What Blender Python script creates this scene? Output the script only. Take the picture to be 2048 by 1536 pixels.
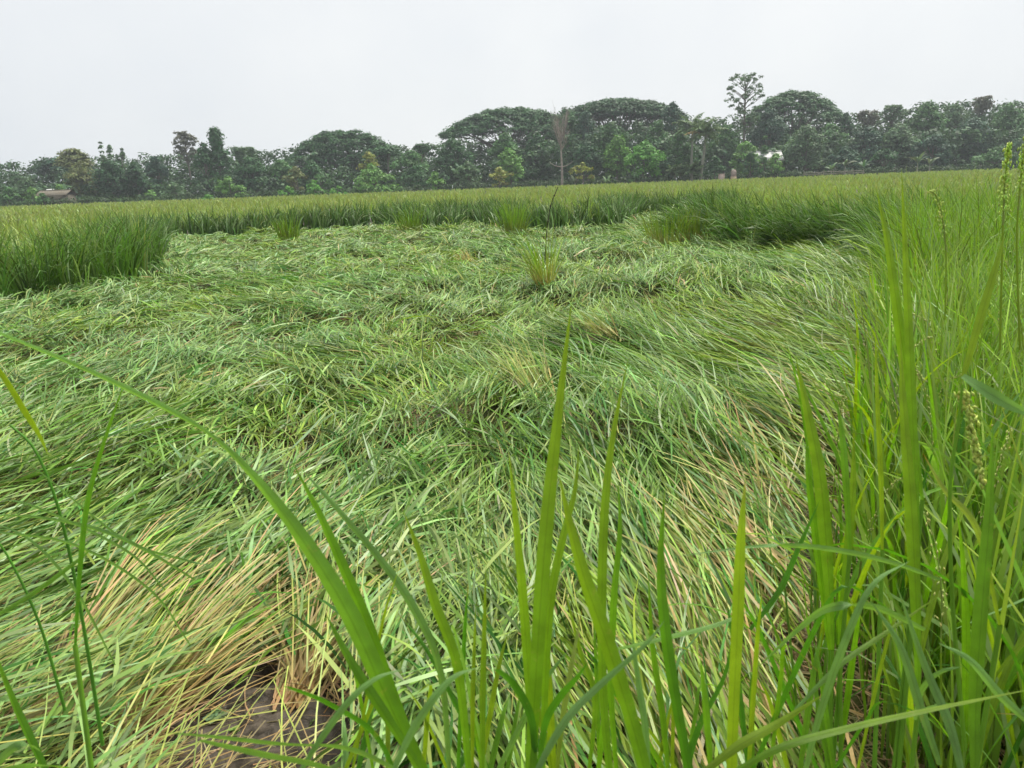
import bpy, math, random
import numpy as np
from mathutils import Matrix, Vector

# ------------------------------------------------------------------ scene, camera, sky, sun
for o in list(bpy.data.objects):
    bpy.data.objects.remove(o)
S = bpy.context.scene
COL = S.collection
rng = np.random.default_rng(11)
random.seed(11)
R = math.radians

CAM_Z = 1.5
PITCH = R(15.2)
ROLL = R(2.15)
F = 2048 * 26 / 36.0                      # focal length in photo pixels
fw = np.array([0, math.cos(PITCH), -math.sin(PITCH)])
r0 = np.array([1.0, 0, 0])
u0 = np.array([0, math.sin(PITCH), math.cos(PITCH)])
rt = math.cos(ROLL) * r0 - math.sin(ROLL) * u0
up = math.sin(ROLL) * r0 + math.cos(ROLL) * u0
CAM = np.array([0, 0, CAM_Z])

def ray(px, py):
    return fw + rt * (px - 1024) / F + up * (768 - py) / F
def at(px, py, Y):                        # point seen at a pixel, at ground distance Y
    d = ray(px, py)
    return CAM + d * (Y / d[1])
def ground_at(px, py, z=0.15):            # where that line of sight meets height z
    d = ray(px, py)
    return CAM + d * ((z - CAM_Z) / d[2])

cam = bpy.data.cameras.new('camera')
cam.lens = 26; cam.sensor_width = 36; cam.clip_start = 0.05; cam.clip_end = 3000
cam.dof.use_dof = True; cam.dof.focus_distance = 5.0; cam.dof.aperture_fstop = 14
co = bpy.data.objects.new('camera', cam); COL.objects.link(co)
co.matrix_world = Matrix(((rt[0], up[0], -fw[0], 0), (rt[1], up[1], -fw[1], 0), (rt[2], up[2], -fw[2], CAM_Z), (0, 0, 0, 1)))
S.camera = co

SUN_EL, SUN_AZ = R(58), R(40)             # high, veiled by cloud, off to the right behind the trees
w = bpy.data.worlds.new('World'); S.world = w; w.use_nodes = True
nt = w.node_tree; nt.nodes.clear()
sky = nt.nodes.new('ShaderNodeTexSky'); sky.sky_type = 'NISHITA'; sky.sun_disc = False
sky.sun_elevation = SUN_EL; sky.sun_rotation = SUN_AZ
sky.air_density = 1.0; sky.dust_density = 4.0; sky.ozone_density = 1.0
bg = nt.nodes.new('ShaderNodeBackground'); bg.inputs[1].default_value = 0.1
tc = nt.nodes.new('ShaderNodeTexCoord')
nz = nt.nodes.new('ShaderNodeTexNoise'); nz.inputs['Scale'].default_value = 1.7; nz.inputs['Detail'].default_value = 5
cr = nt.nodes.new('ShaderNodeValToRGB')   # thin overcast: nearly even cloud
cr.color_ramp.elements[0].position = 0.34; cr.color_ramp.elements[0].color = (4.95, 5.2, 5.5, 1)
cr.color_ramp.elements[1].position = 0.62; cr.color_ramp.elements[1].color = (6.05, 6.15, 6.15, 1)
mx = nt.nodes.new('ShaderNodeMix'); mx.data_type = 'RGBA'; mx.inputs['Factor'].default_value = 0.94
ou = nt.nodes.new('ShaderNodeOutputWorld')
L = nt.links.new
L(tc.outputs['Generated'], nz.inputs['Vector']); L(nz.outputs[0], cr.inputs[0])
L(sky.outputs[0], mx.inputs['A']); L(cr.outputs[0], mx.inputs['B'])
L(mx.outputs['Result'], bg.inputs[0]); L(bg.outputs[0], ou.inputs[0])

sl = bpy.data.lights.new('sun', 'SUN'); sl.energy = 3.0; sl.angle = R(22); sl.color = (1, 0.95, 0.84)
so = bpy.data.objects.new('sun', sl); COL.objects.link(so)
sd = Vector((math.sin(SUN_AZ) * math.cos(SUN_EL), math.cos(SUN_AZ) * math.cos(SUN_EL), math.sin(SUN_EL)))
so.rotation_euler = sd.to_track_quat('Z', 'Y').to_euler()

S.view_settings.view_transform = 'Standard'; S.view_settings.look = 'None'
S.view_settings.exposure = 0.68; S.view_settings.gamma = 1.0
S.render.engine = 'CYCLES'
S.cycles.max_bounces = 6; S.cycles.diffuse_bounces = 3; S.cycles.glossy_bounces = 2
S.cycles.transmission_bounces = 4; S.cycles.transparent_max_bounces = 4; S.cycles.volume_bounces = 0
S.cycles.use_denoising = True
S.cycles.use_adaptive_sampling = True; S.cycles.adaptive_threshold = 0.025
S.cycles.caustics_reflective = False; S.cycles.caustics_refractive = False

# ------------------------------------------------------------------ helpers
def tag(o, label=None, cat=None, group=None, kind=None):
    if label: o['label'] = label
    if cat: o['category'] = cat
    if group: o['group'] = group
    if kind: o['kind'] = kind
    return o
def empty(name, loc=(0, 0, 0)):
    o = bpy.data.objects.new(name, None); o.empty_display_size = 0.1
    COL.objects.link(o); o.location = loc
    return o
def link(name, me, parent=None, offset=None):
    o = bpy.data.objects.new(name, me); COL.objects.link(o)
    if parent is not None:
        o.parent = parent
    return o
def build_mesh(name, V, Fq, C=None, mat=None, smooth=True):
    """V (n,3); Fq list of index arrays (m,3) or (m,4); C (n,4) point colours"""
    V = np.ascontiguousarray(V, np.float32)
    if not isinstance(Fq, list): Fq = [Fq]
    Fq = [np.asarray(f, np.int32) for f in Fq if len(f)]
    me = bpy.data.meshes.new(name)
    me.vertices.add(len(V)); me.vertices.foreach_set('co', V.ravel())
    loops = np.concatenate([f.ravel() for f in Fq])
    tot = np.concatenate([np.full(len(f), f.shape[1], np.int32) for f in Fq])
    start = np.concatenate([[0], np.cumsum(tot)[:-1]]).astype(np.int32)
    me.loops.add(len(loops)); me.loops.foreach_set('vertex_index', loops)
    me.polygons.add(len(tot)); me.polygons.foreach_set('loop_start', start); me.polygons.foreach_set('loop_total', tot)
    if smooth: me.polygons.foreach_set('use_smooth', np.ones(len(tot), bool))
    if C is not None:
        a = me.color_attributes.new('Col', 'FLOAT_COLOR', 'POINT')
        C = np.asarray(C, np.float32)
        if C.shape[1] == 3: C = np.hstack([C, np.ones((len(C), 1), np.float32)])
        a.data.foreach_set('color', np.ascontiguousarray(C).ravel())
    if mat: me.materials.append(mat)
    me.update(calc_edges=True)
    return me
_T = rng.random((257, 257)).astype(np.float64)
def vnoise(x, y, s=0):
    x = np.asarray(x, float) + 17.3 * s; y = np.asarray(y, float) + 5.7 * s
    xi = np.floor(x).astype(int); yi = np.floor(y).astype(int)
    fx = x - xi; fy = y - yi; fx = fx * fx * (3 - 2 * fx); fy = fy * fy * (3 - 2 * fy)
    g = lambda a, b: _T[a % 257, b % 257]
    return (g(xi, yi) * (1 - fx) + g(xi + 1, yi) * fx) * (1 - fy) + (g(xi, yi + 1) * (1 - fx) + g(xi + 1, yi + 1) * fx) * fy
def fbm(x, y, s=0, o=3):
    r = 0; a = 0.5; n = 0
    for i in range(o):
        r = r + a * vnoise(np.asarray(x) * 2 ** i, np.asarray(y) * 2 ** i, s + i); n += a; a *= 0.5
    return r / n
def smooth_curve(pts, n):
    """Catmull-Rom through the points, n samples"""
    p = np.asarray(pts, float)
    p = np.vstack([2 * p[0] - p[1], p, 2 * p[-1] - p[-2]])
    m = len(p) - 3
    out = []
    for q in np.linspace(0, m - 1e-6, n):
        i = int(q); t = q - i
        a, b, c, d = p[i:i + 4]
        out.append(0.5 * ((2 * b) + (c - a) * t + (2 * a - 5 * b + 4 * c - d) * t * t + (3 * b - 3 * c + d - a) * t ** 3))
    return np.array(out)

# ------------------------------------------------------------------ materials
def attr_mat(name, rough=0.5, spec=0.35, trans=0.3, tint=(1.15, 1.1, 0.55), veins=False):
    m = bpy.data.materials.new(name); m.use_nodes = True
    n = m.node_tree; n.nodes.clear(); K = n.links.new
    out = n.nodes.new('ShaderNodeOutputMaterial')
    p = n.nodes.new('ShaderNodeBsdfPrincipled')
    p.inputs['Roughness'].default_value = rough
    p.inputs['Specular IOR Level'].default_value = spec
    a = n.nodes.new('ShaderNodeAttribute'); a.attribute_name = 'Col'
    col = a.outputs['Color']
    g = n.nodes.new('ShaderNodeNewGeometry')
    nz = n.nodes.new('ShaderNodeTexNoise'); nz.inputs['Scale'].default_value = 38 if veins else 9
    nz.inputs['Detail'].default_value = 3
    K(g.outputs['Position'], nz.inputs['Vector'])
    mr = n.nodes.new('ShaderNodeMapRange'); mr.inputs[1].default_value = 0.3; mr.inputs[2].default_value = 0.7
    mr.inputs[3].default_value = 0.82; mr.inputs[4].default_value = 1.16
    K(nz.outputs[0], mr.inputs[0])
    mu = n.nodes.new('ShaderNodeVectorMath'); mu.operation = 'SCALE'
    K(col, mu.inputs[0]); K(mr.outputs[0], mu.inputs['Scale'])
    col = mu.outputs[0]
    if veins:                              # the point colour's alpha runs 0..1 across the blade
        s1 = n.nodes.new('ShaderNodeMath'); s1.operation = 'MULTIPLY'; s1.inputs[1].default_value = 75
        s2 = n.nodes.new('ShaderNodeMath'); s2.operation = 'SINE'
        K(a.outputs['Alpha'], s1.inputs[0]); K(s1.outputs[0], s2.inputs[0])
        s3 = n.nodes.new('ShaderNodeMapRange'); s3.inputs[1].default_value = -1; s3.inputs[2].default_value = 1
        s3.inputs[3].default_value = 0.86; s3.inputs[4].default_value = 1.08
        K(s2.outputs[0], s3.inputs[0])
        c1 = n.nodes.new('ShaderNodeMath'); c1.operation = 'SUBTRACT'; c1.inputs[1].default_value = 0.5
        c2 = n.nodes.new('ShaderNodeMath'); c2.operation = 'ABSOLUTE'
        K(a.outputs['Alpha'], c1.inputs[0]); K(c1.outputs[0], c2.inputs[0])
        c3 = n.nodes.new('ShaderNodeMapRange'); c3.inputs[1].default_value = 0.02; c3.inputs[2].default_value = 0.06
        c3.inputs[3].default_value = 0.80; c3.inputs[4].default_value = 1.0
        K(c2.outputs[0], c3.inputs[0])
        c4 = n.nodes.new('ShaderNodeMath'); c4.operation = 'MULTIPLY'
        K(s3.outputs[0], c4.inputs[0]); K(c3.outputs[0], c4.inputs[1])
        m2 = n.nodes.new('ShaderNodeVectorMath'); m2.operation = 'SCALE'
        K(col, m2.inputs[0]); K(c4.outputs[0], m2.inputs['Scale']); col = m2.outputs[0]
        bp = n.nodes.new('ShaderNodeBump'); bp.inputs['Strength'].default_value = 0.25; bp.inputs['Distance'].default_value = 0.002
        K(s2.outputs[0], bp.inputs['Height']); K(bp.outputs[0], p.inputs['Normal'])
    if veins:                              # yellowed flecks and streaks
        z2 = n.nodes.new('ShaderNodeTexNoise'); z2.inputs['Scale'].default_value = 90; z2.inputs['Detail'].default_value = 5; z2.inputs['Roughness'].default_value = 0.7
        K(g.outputs['Position'], z2.inputs['Vector'])
        r2 = n.nodes.new('ShaderNodeMapRange'); r2.inputs[1].default_value = 0.62; r2.inputs[2].default_value = 0.74; r2.inputs[4].default_value = 0.55
        K(z2.outputs[0], r2.inputs[0])
        mxs = n.nodes.new('ShaderNodeMix'); mxs.data_type = 'RGBA'; mxs.inputs['B'].default_value = (0.36, 0.32, 0.10, 1)
        K(r2.outputs[0], mxs.inputs['Factor']); K(col, mxs.inputs['A']); col = mxs.outputs['Result']
    K(col, p.inputs['Base Color'])
    if trans > 0:
        t = n.nodes.new('ShaderNodeBsdfTranslucent')
        tm = n.nodes.new('ShaderNodeVectorMath'); tm.operation = 'MULTIPLY'; tm.inputs[1].default_value = tint
        K(col, tm.inputs[0]); K(tm.outputs[0], t.inputs[0])
        ms = n.nodes.new('ShaderNodeMixShader'); ms.inputs[0].default_value = trans
        K(p.outputs[0], ms.inputs[1]); K(t.outputs[0], ms.inputs[2]); K(ms.outputs[0], out.inputs[0])
    else:
        K(p.outputs[0], out.inputs[0])
    return m
def noise_mat(name, c1, c2, scale=5, rough=0.8, bump=0.3, dist=0.02, spec=0.3, coord='Object', wet=None, detail=6):
    m = bpy.data.materials.new(name); m.use_nodes = True
    n = m.node_tree; K = n.links.new; p = n.nodes['Principled BSDF']
    p.inputs['Specular IOR Level'].default_value = spec
    t = n.nodes.new('ShaderNodeTexCoord')
    z = n.nodes.new('ShaderNodeTexNoise'); z.inputs['Scale'].default_value = scale; z.inputs['Detail'].default_value = detail
    K(t.outputs[coord], z.inputs['Vector'])
    c = n.nodes.new('ShaderNodeValToRGB'); c.color_ramp.elements[0].color = (*c1, 1); c.color_ramp.elements[1].color = (*c2, 1)
    c.color_ramp.elements[0].position = 0.32; c.color_ramp.elements[1].position = 0.68
    K(z.outputs[0], c.inputs[0]); K(c.outputs[0], p.inputs['Base Color'])
    p.inputs['Roughness'].default_value = rough
    if wet:
        r = n.nodes.new('ShaderNodeMapRange'); r.inputs[1].default_value = 0.35; r.inputs[2].default_value = 0.65
        r.inputs[3].default_value = wet[0]; r.inputs[4].default_value = wet[1]
        z2 = n.nodes.new('ShaderNodeTexNoise'); z2.inputs['Scale'].default_value = scale * 0.4; K(t.outputs[coord], z2.inputs['Vector'])
        K(z2.outputs[0], r.inputs[0]); K(r.outputs[0], p.inputs['Roughness'])
    if bump:
        b = n.nodes.new('ShaderNodeBump'); b.inputs['Strength'].default_value = bump; b.inputs['Distance'].default_value = dist
        K(z.outputs[0], b.inputs['Height']); K(b.outputs[0], p.inputs['Normal'])
    return m
M = {
    'mat': attr_mat('lodged_leaf', 0.40, 0.24, 0.20, (1.05, 1.1, 0.5)),
    'rice': attr_mat('rice_leaf', 0.5, 0.3, 0.22, (1.0, 1.1, 0.5)),
    'hero': attr_mat('rice_leaf_near', 0.42, 0.35, 0.48, (1.2, 1.2, 0.3), veins=True),
    'tree': attr_mat('tree_leaf', 0.6, 0.25, 0.2, (1.1, 1.15, 0.5)),
    'straw': attr_mat('straw', 0.6, 0.3, 0.1, (1, 0.9, 0.6)),
    'bark': noise_mat('bark', (0.10, 0.085, 0.07), (0.19, 0.17, 0.14), 3, 0.9, 0.5),
    'dead': noise_mat('dead_wood', (0.24, 0.21, 0.18), (0.38, 0.34, 0.29), 4, 0.9, 0.4),
    'palm': noise_mat('palm_bark', (0.20, 0.21, 0.16), (0.30, 0.31, 0.25), 6, 0.85, 0.4),
    'mud': noise_mat('mud', (0.034, 0.028, 0.021), (0.135, 0.110, 0.085), 26, 0.6, 0.9, 0.02, 0.25, wet=(0.4, 0.9), detail=9),
    'thatch': noise_mat('thatch', (0.035, 0.055, 0.014), (0.13, 0.13, 0.045), 22, 0.95, 0.9, 0.03, 0.1),
    'under': noise_mat('undergrowth', (0.03, 0.055, 0.02), (0.06, 0.10, 0.035), 3, 0.9, 0.5),
    'tin': noise_mat('tin_sheet', (0.36, 0.37, 0.37), (0.55, 0.56, 0.56), 2, 0.45, 0.1, 0.01, 0.5),
    'rust': noise_mat('old_thatch', (0.12, 0.105, 0.08), (0.22, 0.19, 0.145), 6, 0.85, 0.3),
    'clay': noise_mat('mud_wall', (0.11, 0.10, 0.075), (0.17, 0.155, 0.12), 3, 0.9, 0.3),
    'render': noise_mat('grey_render', (0.34, 0.27, 0.23), (0.46, 0.37, 0.32), 6, 0.9, 0.3),
    'brick': noise_mat('orange_brick', (0.40, 0.30, 0.19), (0.52, 0.41, 0.27), 6, 0.9, 0.3),
    'dark': noise_mat('dark_wood', (0.035, 0.03, 0.022), (0.08, 0.065, 0.045), 9, 0.8, 0.4),
    'bamboo': noise_mat('weathered_bamboo', (0.19, 0.17, 0.13), (0.32, 0.29, 0.23), 9, 0.8, 0.3),
}

# ------------------------------------------------------------------ grass blades
def leaf_profile(t):
    return np.clip(0.45 + t * 3.2, 0, 1) * np.clip(1 - t ** 3.0, 0.02, 1) * np.where(t > 0.7, 1 - (t - 0.7) * 1.6, 1)
def blade_arrays(base, phi, e0, bend, Ln, wd, c0, c1, K=5, dphi=None, roll=None, floor=None, pw=1.3, culm=False, c_pos=0.35):
    N = len(base); t = np.linspace(0, 1, K)
    el = e0[:, None] - bend[:, None] * t[None] ** pw
    ph = phi[:, None] + (0 if dphi is None else dphi[:, None] * t[None])
    ce = np.cos(el)
    T = np.stack([ce * np.cos(ph), ce * np.sin(ph), np.sin(el)], -1)
    seg = (T[:, :-1] + T[:, 1:]) * 0.5 * (Ln[:, None, None] / (K - 1))
    P = np.concatenate([base[:, None], base[:, None] + np.cumsum(seg, 1)], 1)
    if floor is not None:
        P[..., 2] = np.maximum(P[..., 2], floor[:, None] + 0.004 * t[None])
    side = np.stack([-np.sin(ph), np.cos(ph), np.zeros_like(ph)], -1)
    if roll is not None:
        nr = np.cross(T, side)
        a = roll[:, None, None]
        side = side * np.cos(a) + nr * np.sin(a)
    prof = np.full(K, 1.0) - 0.35 * t if culm else leaf_profile(t)
    half = 0.5 * wd[:, None, None] * prof[None, :, None]
    V = np.stack([P - side * half, P + side * half], 2)            # N,K,2,3
    k = np.clip(t / c_pos, 0, 1)[None, :, None]
    C = c0[:, None] * (1 - k) + c1[:, None] * k
    C = np.repeat(C[:, :, None], 2, 2)
    i = (np.arange(N) * K * 2)[:, None] + (np.arange(K - 1) * 2)[None]
    Q = np.stack([i, i + 1, i + 3, i + 2], -1).reshape(-1, 4)
    return V.reshape(-1, 3), Q, C.reshape(-1, 3)
def join(parts):
    V, Q, C, n = [], [], [], 0
    for v, q, c in parts:
        V.append(v); Q.append(q + n); C.append(c); n += len(v)
    return np.vstack(V), np.vstack(Q), np.vstack(C)
def jit(c, n, s=0.18, h=0.08):
    c = np.asarray(c, float)
    if c.ndim == 1: c = np.repeat(c[None], n, 0)
    return np.clip(c * rng.normal(1, s, (n, 1)).clip(0.4, 1.8) * rng.normal(1, h, (n, 3)).clip(0.6, 1.4), 0.004, 0.9)
def tube(pts, rad, sides=6):
    pts = np.asarray(pts, float); rad = np.asarray(rad, float); n = len(pts)
    T = np.gradient(pts, axis=0); T /= np.linalg.norm(T, axis=1, keepdims=True) + 1e-9
    ref = np.where(np.abs(T[:, 2:3]) > 0.9, np.array([[1.0, 0, 0]]), np.array([[0, 0, 1.0]]))
    A = np.cross(T, ref); A /= np.linalg.norm(A, axis=1, keepdims=True) + 1e-9
    B = np.cross(T, A)
    an = np.arange(sides) * 2 * np.pi / sides
    V = pts[:, None] + rad[:, None, None] * (A[:, None] * np.cos(an)[None, :, None] + B[:, None] * np.sin(an)[None, :, None])
    i = np.arange(n - 1)[:, None] * sides; j = np.arange(sides)[None]; jn = (j + 1) % sides
    Q = np.stack([i + j, i + jn, i + sides + jn, i + sides + j], -1).reshape(-1, 4)
    return V.reshape(-1, 3), Q
def join2(parts):
    V, Q, n = [], [], 0
    for v, q in parts:
        V.append(v); Q.append(q + n); n += len(v)
    return np.vstack(V), np.vstack(Q)

# colours of the plants themselves (linear albedo)
YG = np.array([0.225, 0.340, 0.034]); MG = np.array([0.095, 0.235, 0.018]); SG = np.array([0.225, 0.360, 0.120])
PALE = np.array([0.34, 0.47, 0.22]); CULM = np.array([0.44, 0.48, 0.15]); STRAW = np.array([0.52, 0.40, 0.18])
RUST = np.array([0.33, 0.17, 0.07]); DG = np.array([0.05, 0.150, 0.020]); OLIVE = np.array([0.33, 0.40, 0.12])
LEAFG0 = np.array([0.155, 0.345, 0.020]); TAN = np.array([0.53, 0.32, 0.15])

# ------------------------------------------------------------------ the lodged patch outline
edge_px = [(-500, 640), (-150, 625), (0, 612), (90, 600), (180, 592), (250, 566), (325, 548), (332, 482), (420, 473), (520, 467), (640, 459),
           (760, 449), (800, 460), (860, 466), (915, 456), (930, 446), (948, 446), (968, 456), (1030, 462), (1110, 466), (1240, 458), (1262, 444),
           (1285, 430), (1388, 428), (1382, 455), (1372, 484), (1480, 491), (1600, 497), (1740, 506), (1790, 560), (1775, 700),
           (1738, 880), (1690, 1080), (1620, 1350), (1590, 1536)]
POLY = [tuple(ground_at(x, y, 0.12)[:2]) for x, y in edge_px] + [(0.75, 0.9), (0.75, -2), (-9, -2), (-9, 5)]
POLY = np.array(POLY)
def inside(x, y):
    c = np.zeros(len(x), bool); n = len(POLY); j = n - 1
    for i in range(n):
        xi, yi = POLY[i]; xj, yj = POLY[j]
        k = ((yi > y) != (yj > y)) & (x < (xj - xi) * (y - yi) / (yj - yi + 1e-12) + xi)
        c ^= k; j = i
    return c
def edge_dist(x, y):
    d = np.full(len(x), 1e9); p = np.stack([x, y], 1)
    for i in range(len(POLY)):
        a = POLY[i]; b = POLY[(i + 1) % len(POLY)]; ab = b - a
        t = np.clip(((p - a) @ ab) / (ab @ ab + 1e-12), 0, 1)
        d = np.minimum(d, np.linalg.norm(p - a - t[:, None] * ab, axis=1))
    return d
def scatter(n, x0, x1, y0, y1):
    return rng.uniform(x0, x1, n), rng.uniform(y0, y1, n)
MUD = np.array([ground_at(x, y, 0.02)[:2] for x, y in [(310, 1580), (350, 1455), (410, 1395), (470, 1335), (540, 1330), (575, 1400), (650, 1440), (700, 1500), (720, 1640), (480, 1750)]])
def in_poly(x, y, P):
    c = np.zeros(len(x), bool); j = len(P) - 1
    for i in range(len(P)):
        xi, yi = P[i]; xj, yj = P[j]
        k = ((yi > y) != (yj > y)) & (x < (xj - xi) * (y - yi) / (yj - yi + 1e-12) + xi); c ^= k; j = i
    return c

# ------------------------------------------------------------------ ground
def build_ground():
    xs = np.concatenate([np.linspace(-420, -12, 24)[:-1], np.linspace(-12, -4, 16)[:-1], np.linspace(-4, -1.5, 30)[:-1], np.linspace(-1.5, -0.1, 75), np.linspace(-0.1, 4, 50)[1:], np.linspace(4, 12, 16)[1:], np.linspace(12, 420, 24)[1:]])
    ys = np.concatenate([np.linspace(-80, -3, 8)[:-1], np.linspace(-3, 0.5, 12)[:-1], np.linspace(0.5, 1.2, 12)[:-1], np.linspace(1.2, 2.4, 65), np.linspace(2.4, 5, 36)[1:], np.linspace(5, 30, 40)[1:], np.linspace(30, 420, 24)[1:]])
    X, Y = np.meshgrid(xs, ys)
    Z = 0.05 * (fbm(X * 2.2, Y * 2.2, 3, 4) - 0.5) + 0.06 * (fbm(X * 9, Y * 9, 5, 3) - 0.5) + 0.045 * np.abs(vnoise(X * 22, Y * 22, 9) - 0.5) + 0.02 * (vnoise(X * 48, Y * 48, 12) - 0.5)
    Z = np.where((np.abs(X) > 13) | (Y > 32), -0.02, Z)
    n, m = X.shape
    i = np.arange(n - 1)[:, None] * m + np.arange(m - 1)[None]
    Q = np.stack([i, i + 1, i + m + 1, i + m], -1).reshape(-1, 4)
    tag(link('ground', build_mesh('ground', np.stack([X, Y, Z], -1).reshape(-1, 3), Q, None, M['mud'])), kind='structure')
build_ground()

# ------------------------------------------------------------------ lodged mat
def mat_z(x, y):
    return 0.05 + 0.34 * np.clip(fbm(x * 0.9, y * 0.9, 8, 3) - 0.28, 0, 1) + 0.17 * (vnoise(x * 2.4, y * 2.4, 4) - 0.3)
def flow(x, y):
    s = np.clip(x / np.maximum(y, 1.0), -0.6, 0.6)
    n1 = fbm(x * 0.55, y * 0.55, 20, 2) - 0.5; n2 = fbm(x * 1.6, y * 1.6, 31, 2) - 0.5
    chaos = np.where(s < 0.0, 1.2, 0.85)
    near = np.clip((3.6 - y) / 1.2, 0, 1) * np.clip((-s - 0.02) / 0.15, 0, 1)
    return R(101) - R(8) * s / 0.5 - R(26) * near + chaos * (n1 * R(62) + n2 * R(50))
def build_mat():
    parts = []
    A = []                                   # hills: fallen clumps
    for (y0, y1, dens) in ((0.9, 3.0, 34), (3.0, 6, 27), (6, 11, 21), (11, 17, 15), (17, 27, 8)):
        x0, x1 = -0.8 * y1 - 1.2, 0.8 * y1 + 0.6
        st = 1 / math.sqrt(dens)
        gx, gy_ = np.meshgrid(np.arange(x0, x1, st), np.arange(y0, y1, st)); n = gx.size
        x = gx.ravel() + rng.uniform(-0.5, 0.5, n) * st; y = gy_.ravel() + rng.uniform(-0.5, 0.5, n) * st
        k = inside(x, y) & (np.abs(x) < 0.78 * y + 1.3) & ~in_poly(x, y, MUD)
        A.append(np.stack([x[k], y[k], np.full(k.sum(), y0)], 1))
    A = np.vstack(A)
    x, y, ring = A.T
    n = len(x)
    sx = np.clip(x / np.maximum(y, 1) / 0.3, -1, 1); tous = 0.5 - 0.5 * sx        # 1 at left, 0 at right
    th = flow(x, y) + rng.normal(0, 1, n) * (R(8) + R(13) * tous)
    z = mat_z(x, y)
    # kind of hill by low-frequency patches: sea-green underside up / yellow-green / mid green
    pale = np.clip(fbm(x * 0.7, y * 0.7, 41, 3) * 2.4 - 0.75 + np.clip(-x / np.maximum(y, 1), -0.5, 0.5) * 0.9 + rng.normal(0, 0.22, n), 0, 1)
    dark = np.clip(fbm(x * 1.3, y * 1.3, 47, 2) * 2.2 - 0.95 + rng.normal(0, 0.2, n), 0, 1)
    hc = YG * (1 - pale[:, None]) + SG * pale[:, None]
    hc = hc * (1 - 0.75 * dark[:, None]) + MG * 0.75 * dark[:, None]
    hc = hc * np.clip(rng.normal(1.0, 0.20, (n, 1)), 0.55, 1.45)
    nb = np.select([y < 3, y < 6, y < 11, y < 17], [38, 31, 25, 18], 14)
    idx = np.repeat(np.arange(n), nb); N = len(idx)
    lod = np.maximum(1.0, y[idx] / 5.5) ** 0.66
    h = th[idx] + rng.normal(0, 1, N) * (R(7) + R(9) * tous[idx])
    s = rng.uniform(-0.12, 0.42, N); lat = rng.normal(0, 0.075, N)
    bx = x[idx] + np.cos(th[idx]) * s - np.sin(th[idx]) * lat
    by = y[idx] + np.sin(th[idx]) * s + np.cos(th[idx]) * lat
    fl = mat_z(bx, by) - 0.05
    bz = fl + np.abs(rng.normal(0.035, 0.05, N))
    e0 = rng.normal(R(9), R(6), N); bend = np.abs(rng.normal(R(22), R(12), N))
    # every so often a tuft still half up
    edh = edge_dist(x, y)
    half = (rng.random(n) < np.where((edh < 0.7) & (y > 6), 0.4, 0.025))[idx]
    e0 = np.where(half, rng.normal(R(38), R(12), N), e0); bend = np.where(half, rng.normal(R(75), R(20), N), bend)
    Ln = rng.uniform(0.30, 0.58, N) * (1.25 - 0.45 * tous[idx]); wd = rng.uniform(0.0065, 0.0115, N) * (1 + 0.3 * tous[idx]) * lod
    c = jit(hc[idx], N, 0.20, 0.07)
    pick = rng.random(N)
    c = np.where(((pick < 0.06) | (pick > 0.94))[:, None], jit(PALE, N), c)
    c = np.where(((pick > 0.06) & (pick < 0.15))[:, None], jit(DG * 1.3, N), c)
    c = np.where(((pick > 0.15) & (pick < 0.162))[:, None], jit(STRAW * 0.9, N), c)
    c = np.where(((pick > 0.185) & (pick < 0.20))[:, None], jit(OLIVE * 1.15, N), c)
    # the strawy stand feet along the right edge
    edr = edge_dist(bx, by); sf = (bx > 0.25 * by) & (by < 7) & (edr < 0.55 + 0.25 * rng.random(N))
    strawy = sf & (by < 4) & (rng.random(N) < 0.2)
    c = np.where(strawy[:, None], jit(STRAW * 0.8 + 0.2 * CULM, N), c)
    ok = ~(in_poly(bx, by, MUD) | ((by < 2.3) & (bx < -0.33 * by) & (rng.random(N) < 0.6)) | in_poly(bx + np.cos(h) * Ln * 0.7, by + np.sin(h) * Ln * 0.7, MUD)); h, e0, bend, Ln, wd, c, fl, bx, by, bz = [a[ok] for a in (h, e0, bend, Ln, wd, c, fl, bx, by, bz)]; N = len(h)
    for K_, m_ in ((5, by < 6), (4, by >= 6)):
        N_ = m_.sum()
        parts.append(blade_arrays(np.stack([bx, by, bz], 1)[m_], h[m_], e0[m_], bend[m_], Ln[m_], wd[m_], c[m_] * 0.95, c[m_], K_, rng.normal(0, R(15), N_), rng.normal(0, R(38), N_), fl[m_], 1.2))
    # straight pale culms lying along each clump
    nc = np.select([y < 3, y < 6, y < 11], [7, 5, 4], 3)
    idx = np.repeat(np.arange(n), nc); N = len(idx)
    lod = np.maximum(1.0, y[idx] / 5.5) ** 0.7
    s = rng.uniform(-0.3, 0.15, N); lat = rng.normal(0, 0.05, N)
    bx = x[idx] + np.cos(th[idx]) * s - np.sin(th[idx]) * lat; by = y[idx] + np.sin(th[idx]) * s + np.cos(th[idx]) * lat
    fl = mat_z(bx, by) - 0.05
    bz = fl + np.abs(rng.normal(0.02, 0.03, N))
    parts.append(blade_arrays(np.stack([bx, by, bz], 1), th[idx] + rng.normal(0, R(7), N), rng.normal(R(6), R(6), N), rng.normal(R(14), R(10), N),
                 rng.uniform(0.35, 0.7, N), rng.uniform(0.0035, 0.006, N) * lod, jit(STRAW * 0.4 + CULM * 0.6, N), jit(CULM * 0.6 + YG * 0.4, N), 4, rng.normal(0, R(8), N),
                 rng.normal(0, R(20), N), fl, 1.2, True, 0.5))
    # dead thatch under the leaves
    n2 = 26000
    yy = 0.9 + 8 * rng.random(n2) ** 1.4; xx = (rng.random(n2) * 2 - 1) * (0.78 * yy + 0.9)
    k = inside(xx, yy) | ((yy < 4.5) & (xx > 0)); k &= ~(in_poly(xx, yy, MUD) & (rng.random(n2) < 0.93)); xx, yy = xx[k], yy[k]; N = len(xx)
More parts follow.
